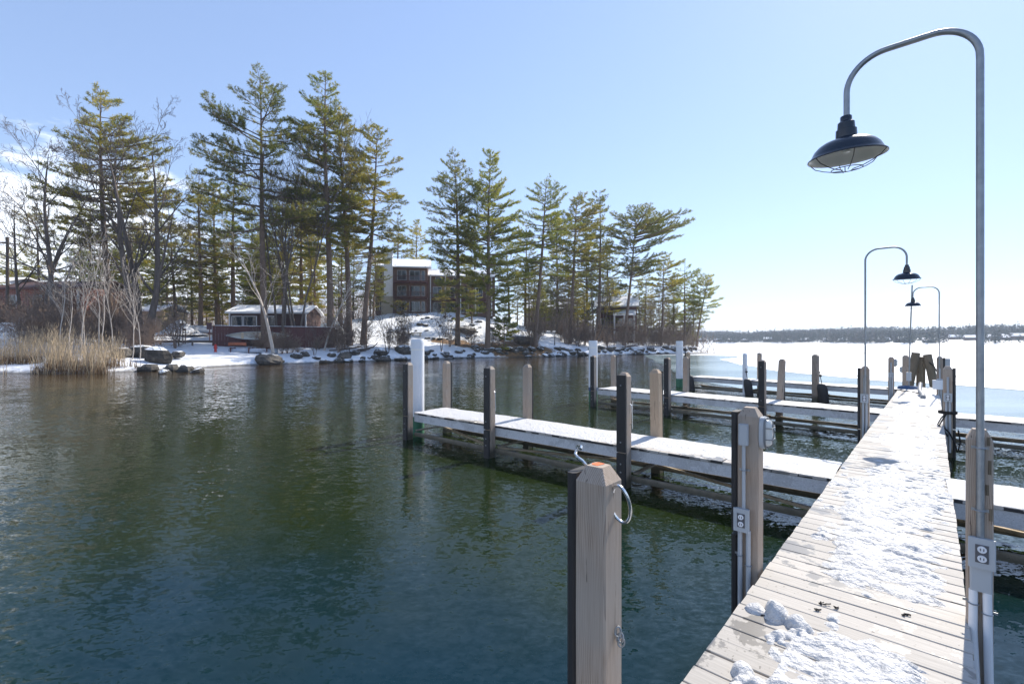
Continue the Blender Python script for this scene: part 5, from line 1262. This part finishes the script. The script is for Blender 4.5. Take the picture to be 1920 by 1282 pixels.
# brush mass behind the lot at left
def scrub(name, n, box, h, mat, seed, label, spread=.6, cat='woods'):
    r = np.random.default_rng(seed); X = r.uniform(box[0], box[1], n); Y = r.uniform(box[2], box[3], n); Z = ground(X, Y)
    top = h*(.5+.8*fbm(X*.12, Y*.12, seed, 3)); zz = Z+r.uniform(0, 1, n)**1.2*top; d = r.normal(0, .45, (n, 3)); d[:, 2] = abs(d[:, 2])+.5; d /= np.linalg.norm(d, axis=1, keepdims=True)
    L = r.uniform(.7, 2.2, n)[:, None]; P = np.stack([X, Y, zz], -1); sd = np.cross(d, r.normal(0, 1, (n, 3))); sd /= np.linalg.norm(sd, axis=1, keepdims=True)
    V = np.stack([P-sd*.03, P+sd*.03, P+d*L], 1).reshape(-1, 3); tint = np.repeat(r.random(n), 3)
    ob = obj(name, mesh_np(name, V, None, np.arange(n*3).reshape(-1, 3), mat, False, tint)); tag(ob, label, cat, kind='stuff')
scrub('distant_thicket', 60000, (-110, -15, 96, 118), 9, 'brush', 12, 'grey-brown leafless thicket behind the lot and cabin')
scrub('bank_thicket', 9000, (4, 40, 90, 112), 4.2, 'brush', 13, 'brown leafless thicket behind the shore house on the point')

# ------------------------------------------------------------------ FAR SHORE
fs = [(900, 820), (1100, 780), (1300, 680), (1500, 560), (1700, 440), (1850, 370), (1920, 345), (2200, 280), (2700, 220)]
FX = [xat(p, y) for p, y in fs]; FY = [y for p, y in fs]
n1, n2 = 140, 26
us = np.linspace(0, 1, n1); cum = np.concatenate([[0], np.cumsum(np.hypot(np.diff(FX), np.diff(FY)))]); tot_ = cum[-1]
bx_ = np.interp(us*tot_, cum, FX); by_ = np.interp(us*tot_, cum, FY); tx = np.gradient(bx_); ty_ = np.gradient(by_); ll = np.hypot(tx, ty_); nx_, ny_ = -ty_/ll, tx/ll
sgn = np.where(nx_*bx_+ny_*by_ > 0, 1, -1); nx_ *= sgn; ny_ *= sgn
ws = np.linspace(0, 1, n2)**1.3*420
def far_h(u, w): return 0.15+np.minimum(w, 3)*.25+ (.040+.03*fbm(u*9, w*.004, 6, 2))*np.maximum(w-3, 0)*np.exp(-w/900)*(.65+.5*vnoise(u*7, u*0, 3))
U, Wv = np.meshgrid(us, ws, indexing='ij')
HX = bx_[:, None]+nx_[:, None]*Wv; HY = by_[:, None]+ny_[:, None]*Wv; HZ = far_h(U, Wv)
hl = obj('far_hills', mesh_np('far_hills', np.stack([HX.ravel(), HY.ravel(), HZ.ravel()], -1), grid_faces(n1, n2), None, 'ice_snow', True)); tag(hl, kind='structure')
def far_pt(u, w):
    x = np.interp(u*tot_, cum, FX); y = np.interp(u*tot_, cum, FY); return x+np.interp(u, us, nx_)*w, y+np.interp(u, us, ny_)*w, far_h(u, w)
r = np.random.default_rng(3); N = 15000
u = r.uniform(0, 1, N); w = 8+r.uniform(0, 1, N)**1.4*400; dens_ = fbm(u*40, w*.01, 14, 3)
X_, Y_, Z_ = far_pt(u, w)
pxv = 960+880*X_/Y_
keep = (w > 16) | (dens_ > .5); keep &= ~((pxv > 1715) & (w < 95) & (dens_ < .66)); X_, Y_, Z_, u, w = X_[keep], Y_[keep], Z_[keep], u[keep], w[keep]; N = len(X_)
hgt = r.uniform(7, 12, N); kind_ = r.random(N) < .55; tall = r.random(N) < .04; hgt = np.where(tall, hgt*1.35, hgt)
K = 26; zz = r.uniform(.05, 1, (N, K)); prof = np.where(kind_[:, None], (1-zz)*.24+.03, .33*np.sqrt(np.maximum(0, 1-((zz-.6)/.45)**2))); rad = prof*hgt[:, None]*r.uniform(.4, 1, (N, K)); aa = r.uniform(0, 6.28, (N, K))
cx_ = X_[:, None]+rad*np.cos(aa); cy_ = Y_[:, None]+rad*np.sin(aa); cz_ = Z_[:, None]+zz*hgt[:, None]; P = np.stack([cx_, cy_, cz_], -1)
e1 = r.normal(0, 1, (N, K, 3)); e2 = r.normal(0, 1, (N, K, 3)); sz_ = 1.1
V = np.stack([P+e1*sz_*.5, P+e2*sz_*.5, P-(e1+e2)*sz_*.35], 2).reshape(-1, 3)
tint = np.repeat(np.clip(np.where(kind_, r.uniform(0, .5, N), r.uniform(.45, 1, N)), 0, 1), K*3)
fw = obj('distant_forest', mesh_np('distant_forest', V, None, np.arange(len(V)).reshape(-1, 3), 'far_trees', False, tint)); tag(fw, 'hazy mixed forest covering the low hills across the frozen lake', 'forest', kind='stuff')
# houses on the far shore
def far_house(px, w, wd_, dp, h, mat, label, rz=0):
    best = min(((abs(960+880*far_pt(q, w)[0]/far_pt(q, w)[1]-px), q) for q in np.linspace(0, 1, 600)))[1]
    x, y, z = (float(v) for v in far_pt(best, w)); t = thing('lake_house', label, 'house', (x, y, z-.5), math.atan2(y, x)-math.pi/2+rz, 'houses across the lake')
    m = MB(); m.box((0, 0, h/2), (wd_, dp, h)); gable_wall(m, -wd_/2+.1, -dp/2, dp/2, h, dp*.28); gable_wall(m, wd_/2-.1, -dp/2, dp/2, h, dp*.28); m.build('wall', mat, t); gable(t, -wd_/2, wd_/2, -dp/2, dp/2, h, dp*.28, .5, th=.4)
    for k in range(int(wd_/3)): MB().box((-wd_/2+1.6+k*3, -dp/2-.04, h*.55), (1.3, .06, 1.5)).build('window', 'pane_glass', t)
FH = [(1318, 14, 'white_trim'), (1345, 12, 'cream_wall'), (1372, 14, 'white_trim'), (1398, 12, 'siding_dark'), (1440, 14, 'cream_wall'), (1475, 12, 'white_trim'), (1506, 16, 'brown_paint'), (1552, 14, 'white_trim'), (1580, 12, 'cream_wall'), (1612, 60, 'white_trim'), (1655, 12, 'siding_dark'), (1690, 12, 'brown_paint'), (1742, 20, 'white_trim'), (1790, 110, 'cream_wall'),
      (1850, 95, 'white_trim'), (1872, 90, 'siding_dark'), (1893, 92, 'siding_dark'), (1912, 90, 'brown_paint'), (1822, 85, 'white_trim')]
FH = [(a, b+(16 if a < 1700 else 0), c if rnd.random() < .45 else 'siding_dark') for a, b, c in FH]
cn = {'white_trim': 'white', 'cream_wall': 'cream', 'siding_dark': 'dark', 'brown_paint': 'brown'}
for i, (px, w, mt) in enumerate(FH): far_house(px, w, rnd.uniform(7, 11), 7, rnd.uniform(2.8, 4.6), mt, '%s house with snowy roof across the frozen lake among the trees' % cn[mt], rnd.uniform(-.5, .5))

hz = MB().box((800, 1000, 27.4), (3700, 3200, 65.2)).build('haze', 'snow'); hz.data.materials.clear()
hm = bpy.data.materials.new('haze'); hm.use_nodes = True; hm.node_tree.nodes.clear()
pv = hm.node_tree.nodes.new('ShaderNodeVolumePrincipled'); pv.inputs['Color'].default_value = (.72, .84, 1, 1); pv.inputs['Density'].default_value = .00032; pv.inputs['Anisotropy'].default_value = .2
ho = hm.node_tree.nodes.new('ShaderNodeOutputMaterial'); hm.node_tree.links.new(pv.outputs[0], ho.inputs['Volume']); hz.data.materials.append(hm); tag(hz, 'thin blue winter haze over the lake', kind='stuff')
